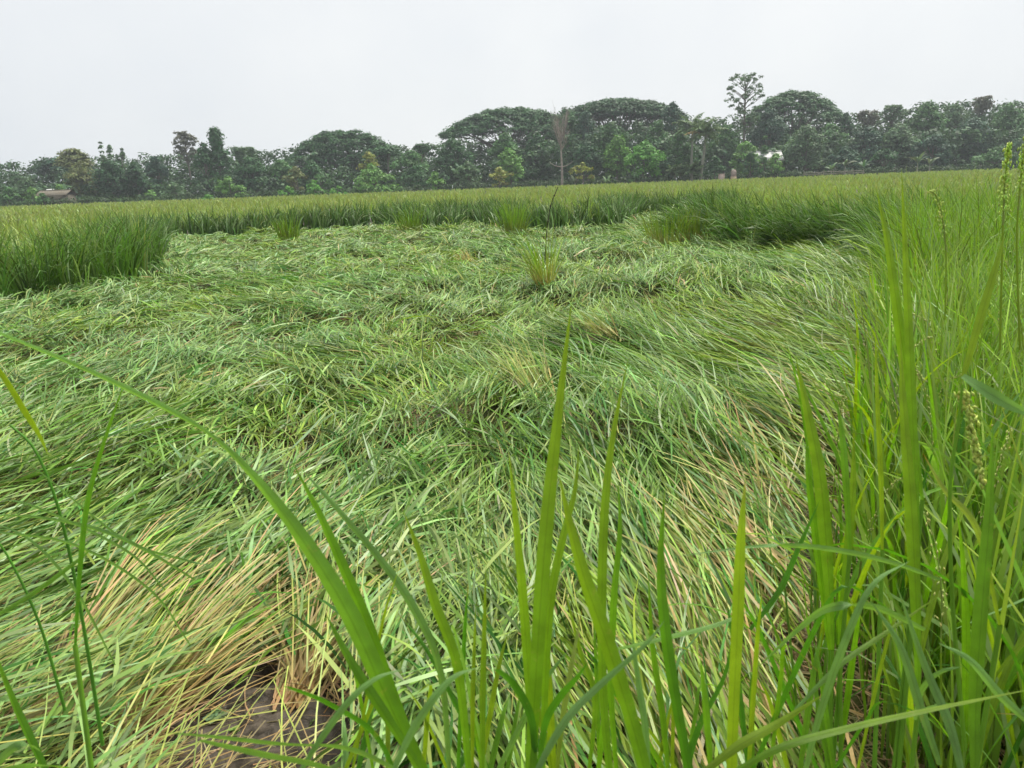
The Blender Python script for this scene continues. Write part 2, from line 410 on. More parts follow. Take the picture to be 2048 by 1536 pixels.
    parts.append(blade_arrays(np.stack([xx, yy, np.full(N, 0.02) + 0.5 * (mat_z(xx, yy) - 0.05) * rng.random(N)], 1), flow(xx, yy) + rng.normal(0, R(45), N), rng.normal(R(4), R(6), N), rng.normal(R(10), R(15), N),
                 rng.uniform(0.15, 0.4, N), rng.uniform(0.0025, 0.006, N) * np.maximum(1, yy / 5), jit(TAN * 0.8, N, 0.3), jit(STRAW * 0.75, N, 0.3), 4, rng.normal(0, R(30), N), rng.normal(0, R(30), N),
                 np.full(N, 0.012), 1.2, True))
    # matted dead leaf below it all
    xs = np.arange(-22, 22, 0.2); ys = np.arange(0.9, 29, 0.2); XX, YY = np.meshgrid(xs, ys); fx, fy = XX.ravel(), YY.ravel()
    ZZ = np.where(in_poly(fx, fy, MUD.mean(0) + (MUD - MUD.mean(0)) * 1.45), -0.08, np.where(inside(fx, fy), np.maximum(mat_z(fx, fy) - 0.13, 0.012), 0.04))
    nx = len(xs); i = (np.arange(len(ys) - 1)[:, None] * nx + np.arange(nx - 1)[None]).ravel()
    Qs = np.stack([i, i + 1, i + nx + 1, i + nx], 1)
    cx, cy = fx[i] + 0.08, fy[i] + 0.08; Qs = Qs[np.abs(cx) < 0.8 * cy + 1.4]
    use = np.unique(Qs); mp = np.zeros(len(fx), int); mp[use] = np.arange(len(use))
    o = link('rice_thatch', build_mesh('rice_thatch', np.stack([fx, fy, ZZ], 1)[use], mp[Qs], None, M['thatch']))
    tag(o, 'brown-green layer of matted dead leaf under the fallen rice', 'thatch', kind='stuff')
    v, q, c = join(parts)
    o = link('lodged_rice', build_mesh('lodged_rice', v, q, c, M['mat']))
    tag(o, 'flattened mat of fallen green rice leaves and stalks covering the middle of the field', 'rice', kind='stuff')
    print('mat quads', len(q))
build_mat()

# ------------------------------------------------------------------ standing crop
def stand(x, y, nb, hgt, lean_dir, lean, cols, tipc, name, label, z0=None, K=6, panicle=0.0, wmul=1.0, spread=0.06):
    n = len(x); idx = np.repeat(np.arange(n), nb); N = len(idx)
    d = np.hypot(x, y)[idx]; lod = np.maximum(1.0, d / 6.0) ** 0.8 * wmul
    a = rng.uniform(0, 2 * np.pi, N); rr = spread * np.sqrt(rng.random(N))
    bx = x[idx] + rr * np.cos(a); by = y[idx] + rr * np.sin(a)
    ld = lean_dir[idx]; le = lean[idx]
    # lean pulls the blades over towards lean_dir
    vx = np.cos(a) * rng.uniform(0.05, 0.32, N) + np.cos(ld) * np.tan(le); vy = np.sin(a) * rng.uniform(0.05, 0.32, N) + np.sin(ld) * np.tan(le)
    phi = np.arctan2(vy, vx); tl = np.arctan(np.hypot(vx, vy))
    e0 = np.pi / 2 - tl * rng.uniform(0.35, 0.8, N)
    bend = np.abs(rng.normal(R(28), R(22), N)) + tl * 0.6 + np.where(rng.random(N) < 0.22, R(55), 0)
    hh = hgt[idx] * rng.uniform(0.62, 1.10, N)
    zb = np.zeros(N) if z0 is None else np.full(N, z0) * hh
    Ln = (hh - zb) * 1.08
    ci = cols[idx]; ci = np.where((rng.random(N) < 0.14)[:, None], ci * 0.3 + PALE * 0.6, ci); c0 = jit(ci * 0.9, N, 0.2); c1 = jit(ci * (1 - tipc) + tipc * OLIVE * 1.1, N, 0.14)
    base = np.stack([bx, by, zb], 1)
    p = [blade_arrays(base, phi, e0, bend, Ln, rng.uniform(0.007, 0.012, N) * lod, c0, c1, K, rng.normal(0, R(20), N), rng.normal(0, R(50), N), np.full(N, 0.02), 2.0, False, 0.9)]
    return p
def build_standing():
    # 1. the faces of the crop round the flattened patch
    X, Y = scatter(64000, -26, 26, 5.5, 36)
    k = ~inside(X, Y) & (np.abs(X) < 0.8 * Y + 1); X, Y = X[k], Y[k]
    ed = edge_dist(X, Y); k = (ed < 1.3) & ((vnoise(X * 2.6, Y * 1.2, 66) > 0.28) | (ed > 0.4)); X, Y, ed = X[k], Y[k], ed[k]
    s = X / Y
    left = (s < -0.44) & (Y < 16)
    right = (s > 0.2) & (Y < 19)
    hgt = np.where(right, 1.24, np.where(left, 1.17, 1.03)) + 0.30 * (fbm(X * 1.7, Y * 1.7, 60) - 0.5) - 0.22 * np.exp(-ed / 0.2) * rng.random(len(X))
    lean = np.where(right, R(40) - R(14) * ed + R(26) * (fbm(X * 1.3, Y * 1.3, 91) - 0.5), R(12)) + np.exp(-ed / 0.25) * R(18) + rng.normal(0, R(11), len(X))
    ld = np.where(right, R(190), flow(X, Y) + np.pi * 0) + rng.normal(0, R(28), len(X))
    ld = np.where(left, R(-60) + rng.normal(0, R(60), len(X)), ld)
    cols = np.where(left[:, None], MG * 0.55 + 0.26 * SG, np.where(right[:, None], MG * 0.52 + 0.20 * SG, MG * 0.48 + 0.14 * SG)) * (0.75 + 0.5 * fbm(X * 1.5, Y * 1.5, 62)[:, None])
    nr = right & (Y < 9.5)                  # the near flank stands straighter and paler
    lean = np.where(nr, np.abs(rng.normal(R(8), R(8), len(X))), lean); cols = np.where(nr[:, None], (LEAFG0 * 0.35 + YG * 0.7) * (0.75 + 0.5 * fbm(X * 1.5, Y * 1.5, 62)[:, None]), cols)
    for nm, lab, m in (('standing_rice_left', 'block of tall green rice still upright at the left edge of the flattened patch', left),
                       ('standing_rice_right', 'dark green rice leaning over in a bank behind the right of the patch', right),
                       ('standing_rice_back', 'low dark wall of standing rice along the back of the flattened patch', ~left & ~right)):
        p = stand(X[m], Y[m], np.full(m.sum(), 7 if nm != 'standing_rice_back' else 4), hgt[m], ld[m], np.clip(lean[m], 0, R(60)), cols[m] * rng.normal(1, 0.28, (m.sum(), 1)).clip(0.45, 1.7), 0.06, nm, lab, wmul=1.35)
        v, q, c = join(p)
        tag(link('standing_rice', build_mesh('standing_rice', v, q, c, M['rice'])), lab, 'rice', kind='stuff')
        print(nm, len(q))
    # 2. the field behind: tops of the crop as far as the trees
    parts = []
    for (y0, y1, dens, nb, K) in ((6, 16, 11, 5, 4), (16, 32, 6, 4, 4), (32, 60, 2.2, 4, 3), (60, 90, 1.1, 4, 3), (90, 126, 0.8, 4, 3)):
        x0 = 0.80 * y1 + 2; nn = int(2 * x0 * (y1 - y0) * dens)
        X, Y = scatter(nn, -x0, x0, y0, y1)
        k = ~inside(X, Y) & (np.abs(X) < 0.80 * Y + 2); X, Y = X[k], Y[k]
        k = edge_dist(X, Y) > 0.6; X, Y = X[k], Y[k]
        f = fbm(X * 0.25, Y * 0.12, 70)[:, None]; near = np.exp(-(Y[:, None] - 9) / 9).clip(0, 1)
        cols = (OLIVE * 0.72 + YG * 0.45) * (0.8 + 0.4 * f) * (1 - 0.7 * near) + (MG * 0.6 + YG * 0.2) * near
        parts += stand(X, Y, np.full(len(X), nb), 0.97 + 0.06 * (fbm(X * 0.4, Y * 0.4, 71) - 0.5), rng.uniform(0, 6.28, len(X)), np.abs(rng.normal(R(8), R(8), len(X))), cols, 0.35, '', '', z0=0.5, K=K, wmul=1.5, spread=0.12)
    v, q, c = join(parts)
    tag(link('rice_field', build_mesh('rice_field', v, q, c, M['rice'])), 'wide yellow-green rice field stretching to the trees', 'rice', kind='stuff')
    print('field', len(q))
build_standing()

# ------------------------------------------------------------------ trees
def leaf_cloud(cen, rad, nl, size, col, flat=0.0, seed_var=0.13):
    """leaf-sized diamond faces spread through ellipsoidal clumps"""
    cen = np.asarray(cen, float); rad = np.asarray(rad, float)
    idx = np.repeat(np.arange(len(cen)), nl); N = len(idx)
    d = rng.normal(size=(N, 3)); d /= np.linalg.norm(d, axis=1, keepdims=True)
    d[:, 2] = np.where(d[:, 2] < -0.35, -d[:, 2], d[:, 2])
    r = rng.uniform(0.35, 1.0, (N, 1)) ** 0.6 * (1 + 0.22 * rng.normal(size=(N, 1)))
    P = cen[idx] + rad[idx] * d * r
    nrm = d * 0.8 + rng.normal(0, 0.36, (N, 3)) + np.array([0, 0, 0.45 + flat])
    nrm /= np.linalg.norm(nrm, axis=1, keepdims=True)
    tv = np.cross(nrm, rng.normal(size=(N, 3))); tv /= np.linalg.norm(tv, axis=1, keepdims=True)
    bv = np.cross(nrm, tv)
    sz = size * rng.uniform(0.6, 1.35, (N, 1))
    V = np.stack([P + tv * sz, P + bv * sz * 0.55, P - tv * sz, P - bv * sz * 0.55], 1).reshape(-1, 3)
    Q = np.arange(N * 4).reshape(-1, 4)
    cv = rng.normal(1, 0.16, (len(cen), 1)).clip(0.6, 1.5)[idx]
    C = np.clip(np.asarray(col)[None] * cv * rng.normal(1, seed_var, (N, 1)).clip(0.5, 1.6) * rng.normal(1, 0.06, (N, 3)), 0.003, 0.6)
    return V, Q, np.repeat(C, 4, 0)
TC = {'dark': (0.046, 0.118, 0.049), 'deep': (0.057, 0.148, 0.055), 'mid': (0.085, 0.198, 0.063), 'grey': (0.116, 0.205, 0.099),
      'light': (0.157, 0.321, 0.075), 'bright': (0.143, 0.368, 0.062), 'olive': (0.273, 0.308, 0.068), 'khaki': (0.185, 0.218, 0.082), 'blue': (0.055, 0.125, 0.075),
      'pink': (0.170, 0.178, 0.137)}
def scale_m(px, Y): return px * 0.97 * Y / F
def limb(a, b, r0_, r1_, bow=0.15, n=5, sides=5):
    a = np.asarray(a, float); b = np.asarray(b, float)
    mid = (a + b) / 2 + np.array([0, 0, bow * np.linalg.norm(b - a)]) + rng.normal(0, 0.04, 3) * np.linalg.norm(b - a)
    return tube(smooth_curve([a, mid, b], n), np.linspace(r0_, r1_, n), sides)
def tree(kind, px, ytop, hw, Y, col, name, label, ybot=None, cat='tree', dens=1.0, leaf=None, group=None):
    top = at(px, ytop, Y); x, H = top[0], top[2]
    W = scale_m(hw, Y); D = min(W * 0.8, 5.0)
    root = empty(name, (x, Y, 0))
    tag(root, label, cat, group)
    zb = 0.0 if ybot is None else max(0.3, at(px, ybot, Y)[2])
    col = TC[col] if isinstance(col, str) else col
    size = leaf or 0.26
    tr = max(0.06, 0.018 * H + 0.05)
    C, Rd = [], []
    if kind == 'umbrella':
        n = int(44 + W * W * 1.7)
        dome = (H - zb)
        for i in range(n):
            a = rng.uniform(0, 2 * np.pi); q = math.sqrt(rng.random())
            rr = W * q
            z = H - dome * (0.08 + 0.72 * q ** 2.2) - rng.random() * 0.16 * dome
            C.append((rr * math.cos(a), min(1.0, 6.5 / W) * rr * math.sin(a), z - 0.35))
            k = rng.uniform(0.75, 1.35)
            Rd.append((1.35 * k, 1.15 * k, 0.55 * k))
        nl = int(78 * dens); size = 0.30
        fork = np.array([0, 0, max(1.5, zb * 0.55)])
        tp = [tube(smooth_curve([(0, 0, -0.1), (0.1, 0, fork[2] * 0.5), fork], 5), np.linspace(tr * 1.5, tr, 5), 7)]
        for i in range(0, n, 9):
            tp.append(limb(fork, np.array(C[i]) - (0, 0, 0.2), tr * 0.4, 0.04, 0.05, 6, 4))
    elif kind == 'airy':
        n = int(36 + W * 26)
        for i in range(n):
            z = zb + (H - zb) * rng.random() ** 0.8
            q = (z - zb) / (H - zb)
            env = W * (0.55 + 0.45 * math.sin(min(1, q * 1.05) * math.pi * 0.8))
            a = rng.uniform(0, 2 * np.pi); rr = env * math.sqrt(rng.random())
            C.append((rr * math.cos(a), rr * 0.7 * math.sin(a), z - 0.3)); k = rng.uniform(0.4, 1.0)
            Rd.append((0.75 * k, 0.7 * k, 0.5 * k))
        nl = int(30 * dens); size = 0.2
        tp = [tube(smooth_curve([(0, 0, -0.1), (0.15, 0, H * 0.4), (0.0, 0, H * 0.92)], 8), np.linspace(tr, 0.05, 8), 6)]
        for i in range(0, n, 3):
            c = np.array(C[i]); tp.append(limb((0, 0, max(zb * 0.7, c[2] - 2.2)), c, 0.07, 0.025, 0.0, 4, 4))
    else:
        if kind == 'round': lo, pw_ = 0.22, 1.0
        elif kind == 'shrub': lo, pw_ = 0.0, 1.0
        elif kind == 'cone': lo, pw_ = 0.12, 0.5
        elif kind == 'column': lo, pw_ = 0.1, 1.0
        z0 = zb if ybot is not None else H * lo
        n = int(max(14, 10 + W * (H - z0) * 1.7))
        cr_ = max(0.45, 0.34 * min(W, (H - z0) * 0.6))
        for i in range(n):
            q = rng.random()
            if kind == 'cone': env = (1 - q) ** 0.75 + 0.10
            elif kind == 'shrub': env = math.sqrt(max(0, 1 - q ** 2.2))
            else: env = math.sqrt(max(0.0, 1 - (2 * q - 0.85) ** 2 / 1.35))
            a = rng.uniform(0, 2 * np.pi); rr = max(0, env * W - cr_ * 0.7) * rng.random() ** 0.4
            k = rng.uniform(0.6, 1.2)
            z = z0 + q * (H - z0) - (cr_ * 0.75 * k if q > 0.6 else 0)
            C.append((rr * math.cos(a), rr * math.sin(a) * D / W, max(z, 0.3))); Rd.append((cr_ * k, cr_ * k, cr_ * 0.72 * k))
        C.append((0, 0, H - cr_ * 0.6)); Rd.append((cr_ * 0.8, cr_ * 0.8, cr_ * 0.6))
        nl = int(dens * np.clip(4.6 * cr_ * cr_ / (size * size), 26, 78))
        tp = [tube(smooth_curve([(0, 0, -0.1), (rng.normal(0, 0.15), 0, H * 0.35), (0, 0, H * 0.75)], 6), np.linspace(tr, 0.05, 6), 6)]
        for i in range(0, n, 4):
            c = np.array(C[i]); tp.append(limb((0, 0, min(H * 0.35, c[2] * 0.6)), c, tr * 0.5, 0.03, 0.05, 4, 4))
    v, q = join2(tp)
    link('trunk', build_mesh('trunk', v, q, None, M['bark']), root)
    v, q, c = leaf_cloud(C, Rd, nl, size, col, 0.5 if kind == 'umbrella' else 0.0)
    link('crown', build_mesh('crown', v, q, c, M['tree'], False), root)
    return root

TREES = [
    # kind, px, ytop, halfwidth, distance, colour, name, label, ybot
    ('umbrella', 112, 314, 34, 168, 'blue', 'rain_tree', 'low flat-topped tree with thin spread layers at the far left skyline', 345),
    ('umbrella', 142, 293, 26, 160, 'khaki', 'rain_tree', 'small olive layered tree rising above the far left trees', 335),
    ('round', 160, 322, 40, 150, 'khaki', 'broadleaf_tree', 'brownish green rounded tree under the small layered tree at left', None),
    ('column', 200, 283, 11, 152, 'grey', 'lopped_tree', 'slim pollarded tree with a round knob top, taller of the twin pair', None),
    ('column', 218, 290, 12, 151, 'grey', 'lopped_tree', 'slim knob-topped tree just right of the taller twin', None),
    ('column', 243, 297, 9, 156, 'grey', 'slender_tree', 'narrow feathery tree standing alone right of the knob-topped twins', None),
    ('round', 215, 318, 38, 146, 'dark', 'broadleaf_tree', 'dark spreading tree below the knob-topped twins', None),
    ('round', 310, 311, 30, 158, 'blue', 'broadleaf_tree', 'dark round-headed tree between the knob twins and the airy pinkish tree', None),
    ('round', 268, 326, 36, 148, 'dark', 'broadleaf_tree', 'wide dark tree left of the round-headed dark tree', None),
    ('airy', 366, 262, 22, 160, 'pink', 'airy_tree', 'thin greyish pink tree with see-through crown at left', 318),
    ('cone', 428, 254, 38, 152, 'deep', 'pointed_tree', 'tall dark pointed tree rising over the left part of the treeline', None),
    ('round', 405, 285, 26, 150, 'deep', 'broadleaf_tree', 'dark lobed tree leaning against the left of the pointed tree', None),
    ('airy', 479, 293, 11, 158, 'grey', 'airy_tree', 'small wispy treetop just right of the pointed tree', 320),
    ('airy', 500, 294, 8, 160, 'grey', 'airy_tree', 'tiny wispy treetop farther right of the pointed tree', 318),
    ('round', 500, 312, 42, 150, 'deep', 'broadleaf_tree', 'dark green tree filling the gap left of the big domed tree', None),
    ('umbrella', 682, 252, 112, 168, 'deep', 'rain_tree', 'big dome-shaped spreading tree left of centre', 335),
    ('round', 560, 318, 42, 152, 'mid', 'broadleaf_tree', 'green tree under the left skirt of the domed tree', None),
    ('round', 620, 320, 34, 146, 'deep', 'broadleaf_tree', 'dark tree under the middle of the domed tree', None),
    ('umbrella', 772, 290, 20, 160, 'deep', 'rain_tree', 'small layered branch-like tree at the right hem of the domed tree', 308),
    ('round', 590, 333, 25, 136, 'khaki', 'broadleaf_tree', 'small olive brown rounded tree above bright green bushes', None),
    ('round', 736, 303, 24, 146, 'olive', 'broadleaf_tree', 'yellowish olive tree standing in front of the domed tree', None),
    ('round', 640, 345, 30, 137, 'mid', 'broadleaf_tree', 'mid green tree behind bright green bushes below the domed tree', None),
    ('shrub', 742, 328, 50, 132, 'light', 'round_tree', 'large light green bushy tree reaching down to the field left of centre', None),
    ('round', 820, 300, 48, 148, 'mid', 'broadleaf_tree', 'green tree in the dip right of the domed tree', None),
    ('airy', 842, 286, 14, 158, 'deep', 'airy_tree', 'sparse little treetop in the dip of the skyline', 305),
    ('round', 835, 330, 40, 138, 'deep', 'broadleaf_tree', 'dark mid-height tree in the dip left of centre', None),
    ('round', 905, 276, 42, 150, 'deep', 'broadleaf_tree', 'dark green dome tree at the left foot of the flat canopy', None),
    ('shrub', 870, 343, 22, 131, 'light', 'bush', 'loose light green bush at the field edge left of the grey-green tree', None),
    ('round', 934, 322, 32, 134, 'grey', 'broadleaf_tree', 'grey-green tree with drooping shaded crown near the field edge', None),
    ('umbrella', 1018, 209, 130, 170, 'deep', 'rain_tree', 'huge flat-topped spreading tree with sky showing under its canopy', 274),
    ('round', 1010, 264, 40, 150, 'mid', 'broadleaf_tree', 'green tree beneath the flat canopy, left of the dead tree', None),
    ('round', 1018, 297, 34, 138, 'light', 'broadleaf_tree', 'lighter green tree lower down beneath the flat canopy', None),
    ('round', 1075, 268, 36, 150, 'dark', 'broadleaf_tree', 'very dark tree just left behind the dead tree', None),
    ('umbrella', 1238, 194, 116, 172, 'dark', 'rain_tree', 'highest broad dark spreading tree right of the dead tree', 236),
    ('round', 1132, 214, 40, 160, 'deep', 'broadleaf_tree', 'dark tree directly behind the dead tree, joining the two spreading canopies', None),
    ('round', 1172, 222, 34, 158, 'blue', 'broadleaf_tree', 'bluish dark tree just right behind the dead tree', None),
    ('round', 1222, 243, 38, 148, 'mid', 'broadleaf_tree', 'green tree below the highest spreading tree', None),
    ('round', 1175, 282, 38, 140, 'dark', 'broadleaf_tree', 'dark tree in the hollow right of the dead tree', None),
    ('round', 1236, 270, 34, 139, 'light', 'broadleaf_tree', 'leafy light green tree left above the bright green tree', None),
    ('round', 1290, 282, 46, 134, 'bright', 'broadleaf_tree', 'bright green full tree, the greenest of the treeline', None),
    ('round', 1345, 204, 27, 160, 'blue', 'knobbly_tree', 'blackish knobbly tree on the skyline left of the coconut palms', 265),
    ('round', 1316, 240, 30, 146, 'mid', 'broadleaf_tree', 'green tree between the bright green tree and the knobbly tree', None),
    ('round', 1362, 262, 34, 142, 'mid', 'broadleaf_tree', 'green tree behind the left coconut palm', None),
    ('round', 1340, 310, 26, 136, 'deep', 'broadleaf_tree', 'dark bush-like tree right of the bright green tree', None),
    ('airy', 1492, 147, 37, 155, 'grey', 'airy_tree', 'tallest tree, narrow and see-through, right of the palms', 262),
    ('round', 1450, 248, 36, 150, 'mid', 'broadleaf_tree', 'green tree behind the right coconut palm below the tallest tree', None),
    ('umbrella', 1590, 174, 92, 166, 'deep', 'rain_tree', 'layered pagoda-like spreading tree right of the tallest tree', 252),
    ('round', 1540, 214, 46, 156, 'blue', 'broadleaf_tree', 'dense blue-black tree under the layered pagoda-like tree', None),
    ('round', 1492, 282, 32, 137, 'light', 'broadleaf_tree', 'light green tree left of the pale roof', None),
    ('cone', 1530, 272, 14, 145, 'mid', 'pointed_tree', 'small pointed tree above the pale roof', None),
    ('round', 1614, 250, 46, 140, 'grey', 'feathery_tree', 'soft grey-green feathery tree right of the pale roof', None),
    ('round', 1662, 245, 44, 152, 'mid', 'broadleaf_tree', 'green tree behind the grey-green feathery tree', None),
    ('round', 1692, 225, 23, 160, 'dark', 'knobbly_tree', 'small blackish knobbly treetop right of the pagoda-like tree', None),
    ('airy', 1738, 220, 20, 164, 'pink', 'airy_tree', 'pale wispy treetop right of the small knobbly treetop', 248),
    ('round', 1735, 252, 44, 148, 'blue', 'broadleaf_tree', 'bluish green tree below the pale wispy treetop', None),
    ('airy', 1788, 209, 20, 164, 'grey', 'airy_tree', 'leaning grey treetop on the right skyline', 240),
    ('round', 1858, 201, 42, 158, 'mid', 'broadleaf_tree', 'highest full crown of the wood at the right', None),
    ('round', 1800, 246, 46, 146, 'grey', 'broadleaf_tree', 'dull green tree beneath the leaning grey treetop', None),
    ('round', 1912, 207, 36, 160, 'grey', 'broadleaf_tree', 'grey-green crown left of the bare see-through treetop at right', None),
    ('airy', 1967, 192, 17, 164, 'pink', 'airy_tree', 'thin see-through treetop standing up near the right edge', 225),
    ('round', 1870, 268, 46, 142, 'blue', 'broadleaf_tree', 'bluish dark tree behind the broad-leaved clump at right', None),
    ('round', 1950, 232, 46, 150, 'blue', 'broadleaf_tree', 'hazy dark tree below the thin see-through treetop', None),
    ('round', 2020, 206, 40, 156, 'mid', 'broadleaf_tree', 'tree crown at the right edge of the picture skyline', None),
    ('shrub', 1998, 292, 62, 134, 'mid', 'round_tree', 'sloping green bushy tree at the right end of the treeline', None),
    ('round', 1690, 292, 38, 138, 'blue', 'broadleaf_tree', 'dark shaded tree behind the bamboo rail', None),
    ('round', 1772, 296, 34, 137, 'deep', 'broadleaf_tree', 'dark low tree behind tall yellow grass at right', None),
    # small trees and bushes along the field edge
    ('shrub', 50, 354, 36, 140, 'grey', 'bush', 'grey-green domed bush at far left behind the hut', None),
    ('shrub', 14, 372, 24, 132, 'mid', 'bush', 'green bush at the left picture edge', None),
    ('shrub', 62, 374, 24, 133, 'light', 'bush', 'pale green bush left of the hut', None),
    ('shrub', 118, 368, 26, 139, 'light', 'bush', 'light green bush rising behind the hut roof', None),
    ('shrub', 84, 386, 20, 131, 'mid', 'bush', 'small green bush half covering the front of the hut', None),
    ('shrub', 1530, 314, 14, 131, 'mid', 'bush', 'small bush covering the middle of the pale roof', None),
    ('shrub', 300, 380, 26, 131, 'light', 'bush', 'low pale bush at the left field edge', None),
    ('shrub', 348, 366, 34, 133, 'grey', 'bush', 'bluish grey-green bush left of the light green bush', None),
    ('shrub', 456, 354, 40, 132, 'light', 'bush', 'rounded light green bush below the pointed tree', None),
    ('shrub', 415, 390, 22, 129, 'bright', 'bush', 'very low bright bush at the foot of the light green bush', None),
    ('shrub', 575, 372, 26, 130, 'bright', 'bush', 'bright green low bush, leftmost of a row below the domed tree', None),
    ('shrub', 628, 360, 28, 131, 'bright', 'bush', 'bright green bush, middle and tallest of the row below the domed tree', None),
    ('shrub', 676, 372, 26, 130, 'bright', 'bush', 'bright green low bush, rightmost of the row below the domed tree', None),
    ('shrub', 800, 374, 22, 130, 'light', 'bush', 'low ragged bush at the right foot of the large bushy tree', None),
    ('round', 998, 335, 30, 130, 'olive', 'small_tree', 'small yellow-olive tree at the field edge left of the dead tree', 372),
    ('round', 1166, 324, 30, 130, 'olive', 'small_tree', 'small yellow-olive tree at the field edge right of the dead tree', 358),
    ('shrub', 1270, 346, 16, 130, 'mid', 'bush', 'small dark green pointed bush under the bright green tree', None),
    ('shrub', 1552, 306, 24, 132, 'light', 'bush', 'green bush in front of the pale roof', None),
    ('shrub', 1502, 304, 24, 132, 'deep', 'bush', 'dark green bush left in front of the pale roof', None),
    ('shrub', 1430, 312, 26, 133, 'deep', 'bush', 'dark bush behind the grey slab right of the palms', None),
]
for t in TREES:
    tree(t[0], t[1], t[2], t[3], t[4], t[5], t[6], t[7], t[8], 'bush' if t[6] == 'bush' else 'tree')

# the wood behind and under them
def build_wood():
    sk = np.array([(-260, 340), (0, 334), (60, 336), (130, 324), (240, 325), (330, 326), (400, 312), (480, 310), (560, 316), (620, 296), (700, 292), (770, 302), (860, 300),
          (900, 290), (1010, 286), (1060, 250), (1130, 234), (1240, 228), (1330, 232), (1370, 246), (1460, 258), (1500, 250), (1600, 236), (1700, 238), (1760, 236), (1800, 226), (1900, 216), (2048, 216), (2300, 216)], float)
    C, Rd = [], []
    for Y, drop, step in ((178, -9, 11), (164, 16, 15), (148, 44, 16)):
        for px in np.arange(-240, 2300, step):
            yt = np.interp(px, sk[:, 0], sk[:, 1]) + drop + rng.normal(0, 4)
            yb = 412 - 0.0376 * px
            yt = min(yt, yb - 14)
            y = yt + 8
            while y < yb + 6:
                p = at(px + rng.normal(0, 5), y, Y + rng.normal(0, 2))
                k = rng.uniform(0.8, 1.25)
                C.append(p); Rd.append((1.7 * k, 1.3, 1.2 * k)); y += rng.uniform(9, 15)
    C = np.array(C); C[:, 2] = np.maximum(C[:, 2], 0.2)
    v, q, c = leaf_cloud(C, Rd, 40, 0.40, (0.062, 0.132, 0.056))
    tag(link('woodland', build_mesh('woodland', v, q, c, M['tree'], False)), 'dark mass of woodland filling in behind the trees', 'wood', kind='stuff')
    print('wood', len(q))
    C, Rd = [], []
    for px in np.arange(-200, 2260, 9):
        yb = 412 - 0.0376 * px
        p = at(px, yb - rng.uniform(1, 10), 129 + rng.uniform(0, 6)); C.append((p[0], p[1], max(0.5, p[2] * 0.8))); Rd.append((0.9, 0.8, 0.7))
    v, q, c = leaf_cloud(C, Rd, 40, 0.2, (0.05, 0.10, 0.035))
    tag(link('undergrowth', build_mesh('undergrowth', v, q, c, M['tree'], False)), 'low dark undergrowth along the foot of the trees', 'undergrowth', kind='stuff')
build_wood()

# dead tree
def build_dead():
    Y = 131; b = at(1124, 372, Y); H = at(1120, 212, Y)[2]
    root = empty('dead_tree', (b[0], Y, 0)); tag(root, 'leafless brown dead tree with a pale straight trunk at centre', 'tree')
    zf = at(1123, 300, Y)[2]
    v, q = tube(smooth_curve([(0, 0, -0.1), (0.05, 0, zf * 0.5), (-0.05, 0, zf), (0.0, 0, H * 0.8)], 10), np.linspace(0.25, 0.05, 10), 8)
    link('trunk', build_mesh('trunk', v, q, None, M['dead']), root)
    W = scale_m(27, Y); tips = []
    for i in range(16):
        z = zf * 0.92 + (H * 0.72 - zf) * rng.random(); a = rng.uniform(0, 6.28)
        e = np.array([W * rng.uniform(0.3, 0.9) * math.cos(a), W * 0.8 * math.sin(a), min(H, z + rng.uniform(2.2, 4.8))])
        pts = smooth_curve([(0, 0, z), (e[0] * 0.55, e[1] * 0.55, z + (e[2] - z) * 0.4), e], 6)
        v, q = tube(pts, np.linspace(0.10, 0.03, 6), 5)
        link('branch', build_mesh('branch', v, q, None, M['dead']), root); tips.append(pts)
    for sx, ln in ((-1, 24), (1, 22)):
        z = at(1123, 330, Y)[2]; e = scale_m(ln, Y)
        v, q = tube(smooth_curve([(0, 0, z - 0.3), (sx * e * 0.5, 0.1, z - 0.1), (sx * e, 0.2, z + 0.5)], 6), np.linspace(0.09, 0.03, 6), 5)
        link('branch', build_mesh('branch', v, q, None, M['dead']), root)
    # twigs: fine upward sprays
    N = 420
    seg = np.array([tips[i][rng.integers(2, 6)] for i in rng.integers(0, len(tips), N)])
    a = rng.uniform(0, 6.28, N)
    c = jit((0.27, 0.245, 0.215), N)
    v, q, c = blade_arrays(seg, a, rng.normal(R(60), R(18), N), rng.normal(0, R(20), N), rng.uniform(0.6, 2.2, N), np.full(N, 0.024), c, c, 4, rng.normal(0, R(20), N), rng.uniform(0, 3, N), None, 1.0, True)
    link('twigs', build_mesh('twigs', v, q, c, M['straw']), root)
build_dead()

# palms and bananas
def frond_mesh(Ln, e0, bend, col, leaflets=26, ll=1.05):
    n = 9; t = np.linspace(0, 1, n); el = e0 - bend * t ** 1.3
    T = np.stack([np.cos(el), np.zeros(n), np.sin(el)], 1)
    P = np.concatenate([[[0, 0, 0]], np.cumsum((T[1:] + T[:-1]) / 2 * Ln / (n - 1), 0)])
    parts = []
    v, q = tube(P, np.linspace(0.045, 0.012, n), 4); parts.append((v, q, np.repeat(np.array([[0.12, 0.15, 0.05]]), len(v), 0)))
    ti = np.repeat(np.linspace(0.12, 0.99, leaflets), 2); sg = np.tile([1.0, -1.0], leaflets)
    base = np.stack([np.interp(ti, t, P[:, k]) for k in range(3)], 1)
    N = len(ti)
    c = jit(col, N, 0.15)
    L_ = ll * np.sin(np.pi * (0.15 + 0.8 * ti)) + 0.12
    parts.append(blade_arrays(base, sg * R(62) + rng.normal(0, R(8), N), np.full(N, R(8)) + rng.normal(0, R(8), N), np.full(N, R(50)) + rng.normal(0, R(14), N), L_, np.full(N, 0.27), c, c, 3))
    return parts
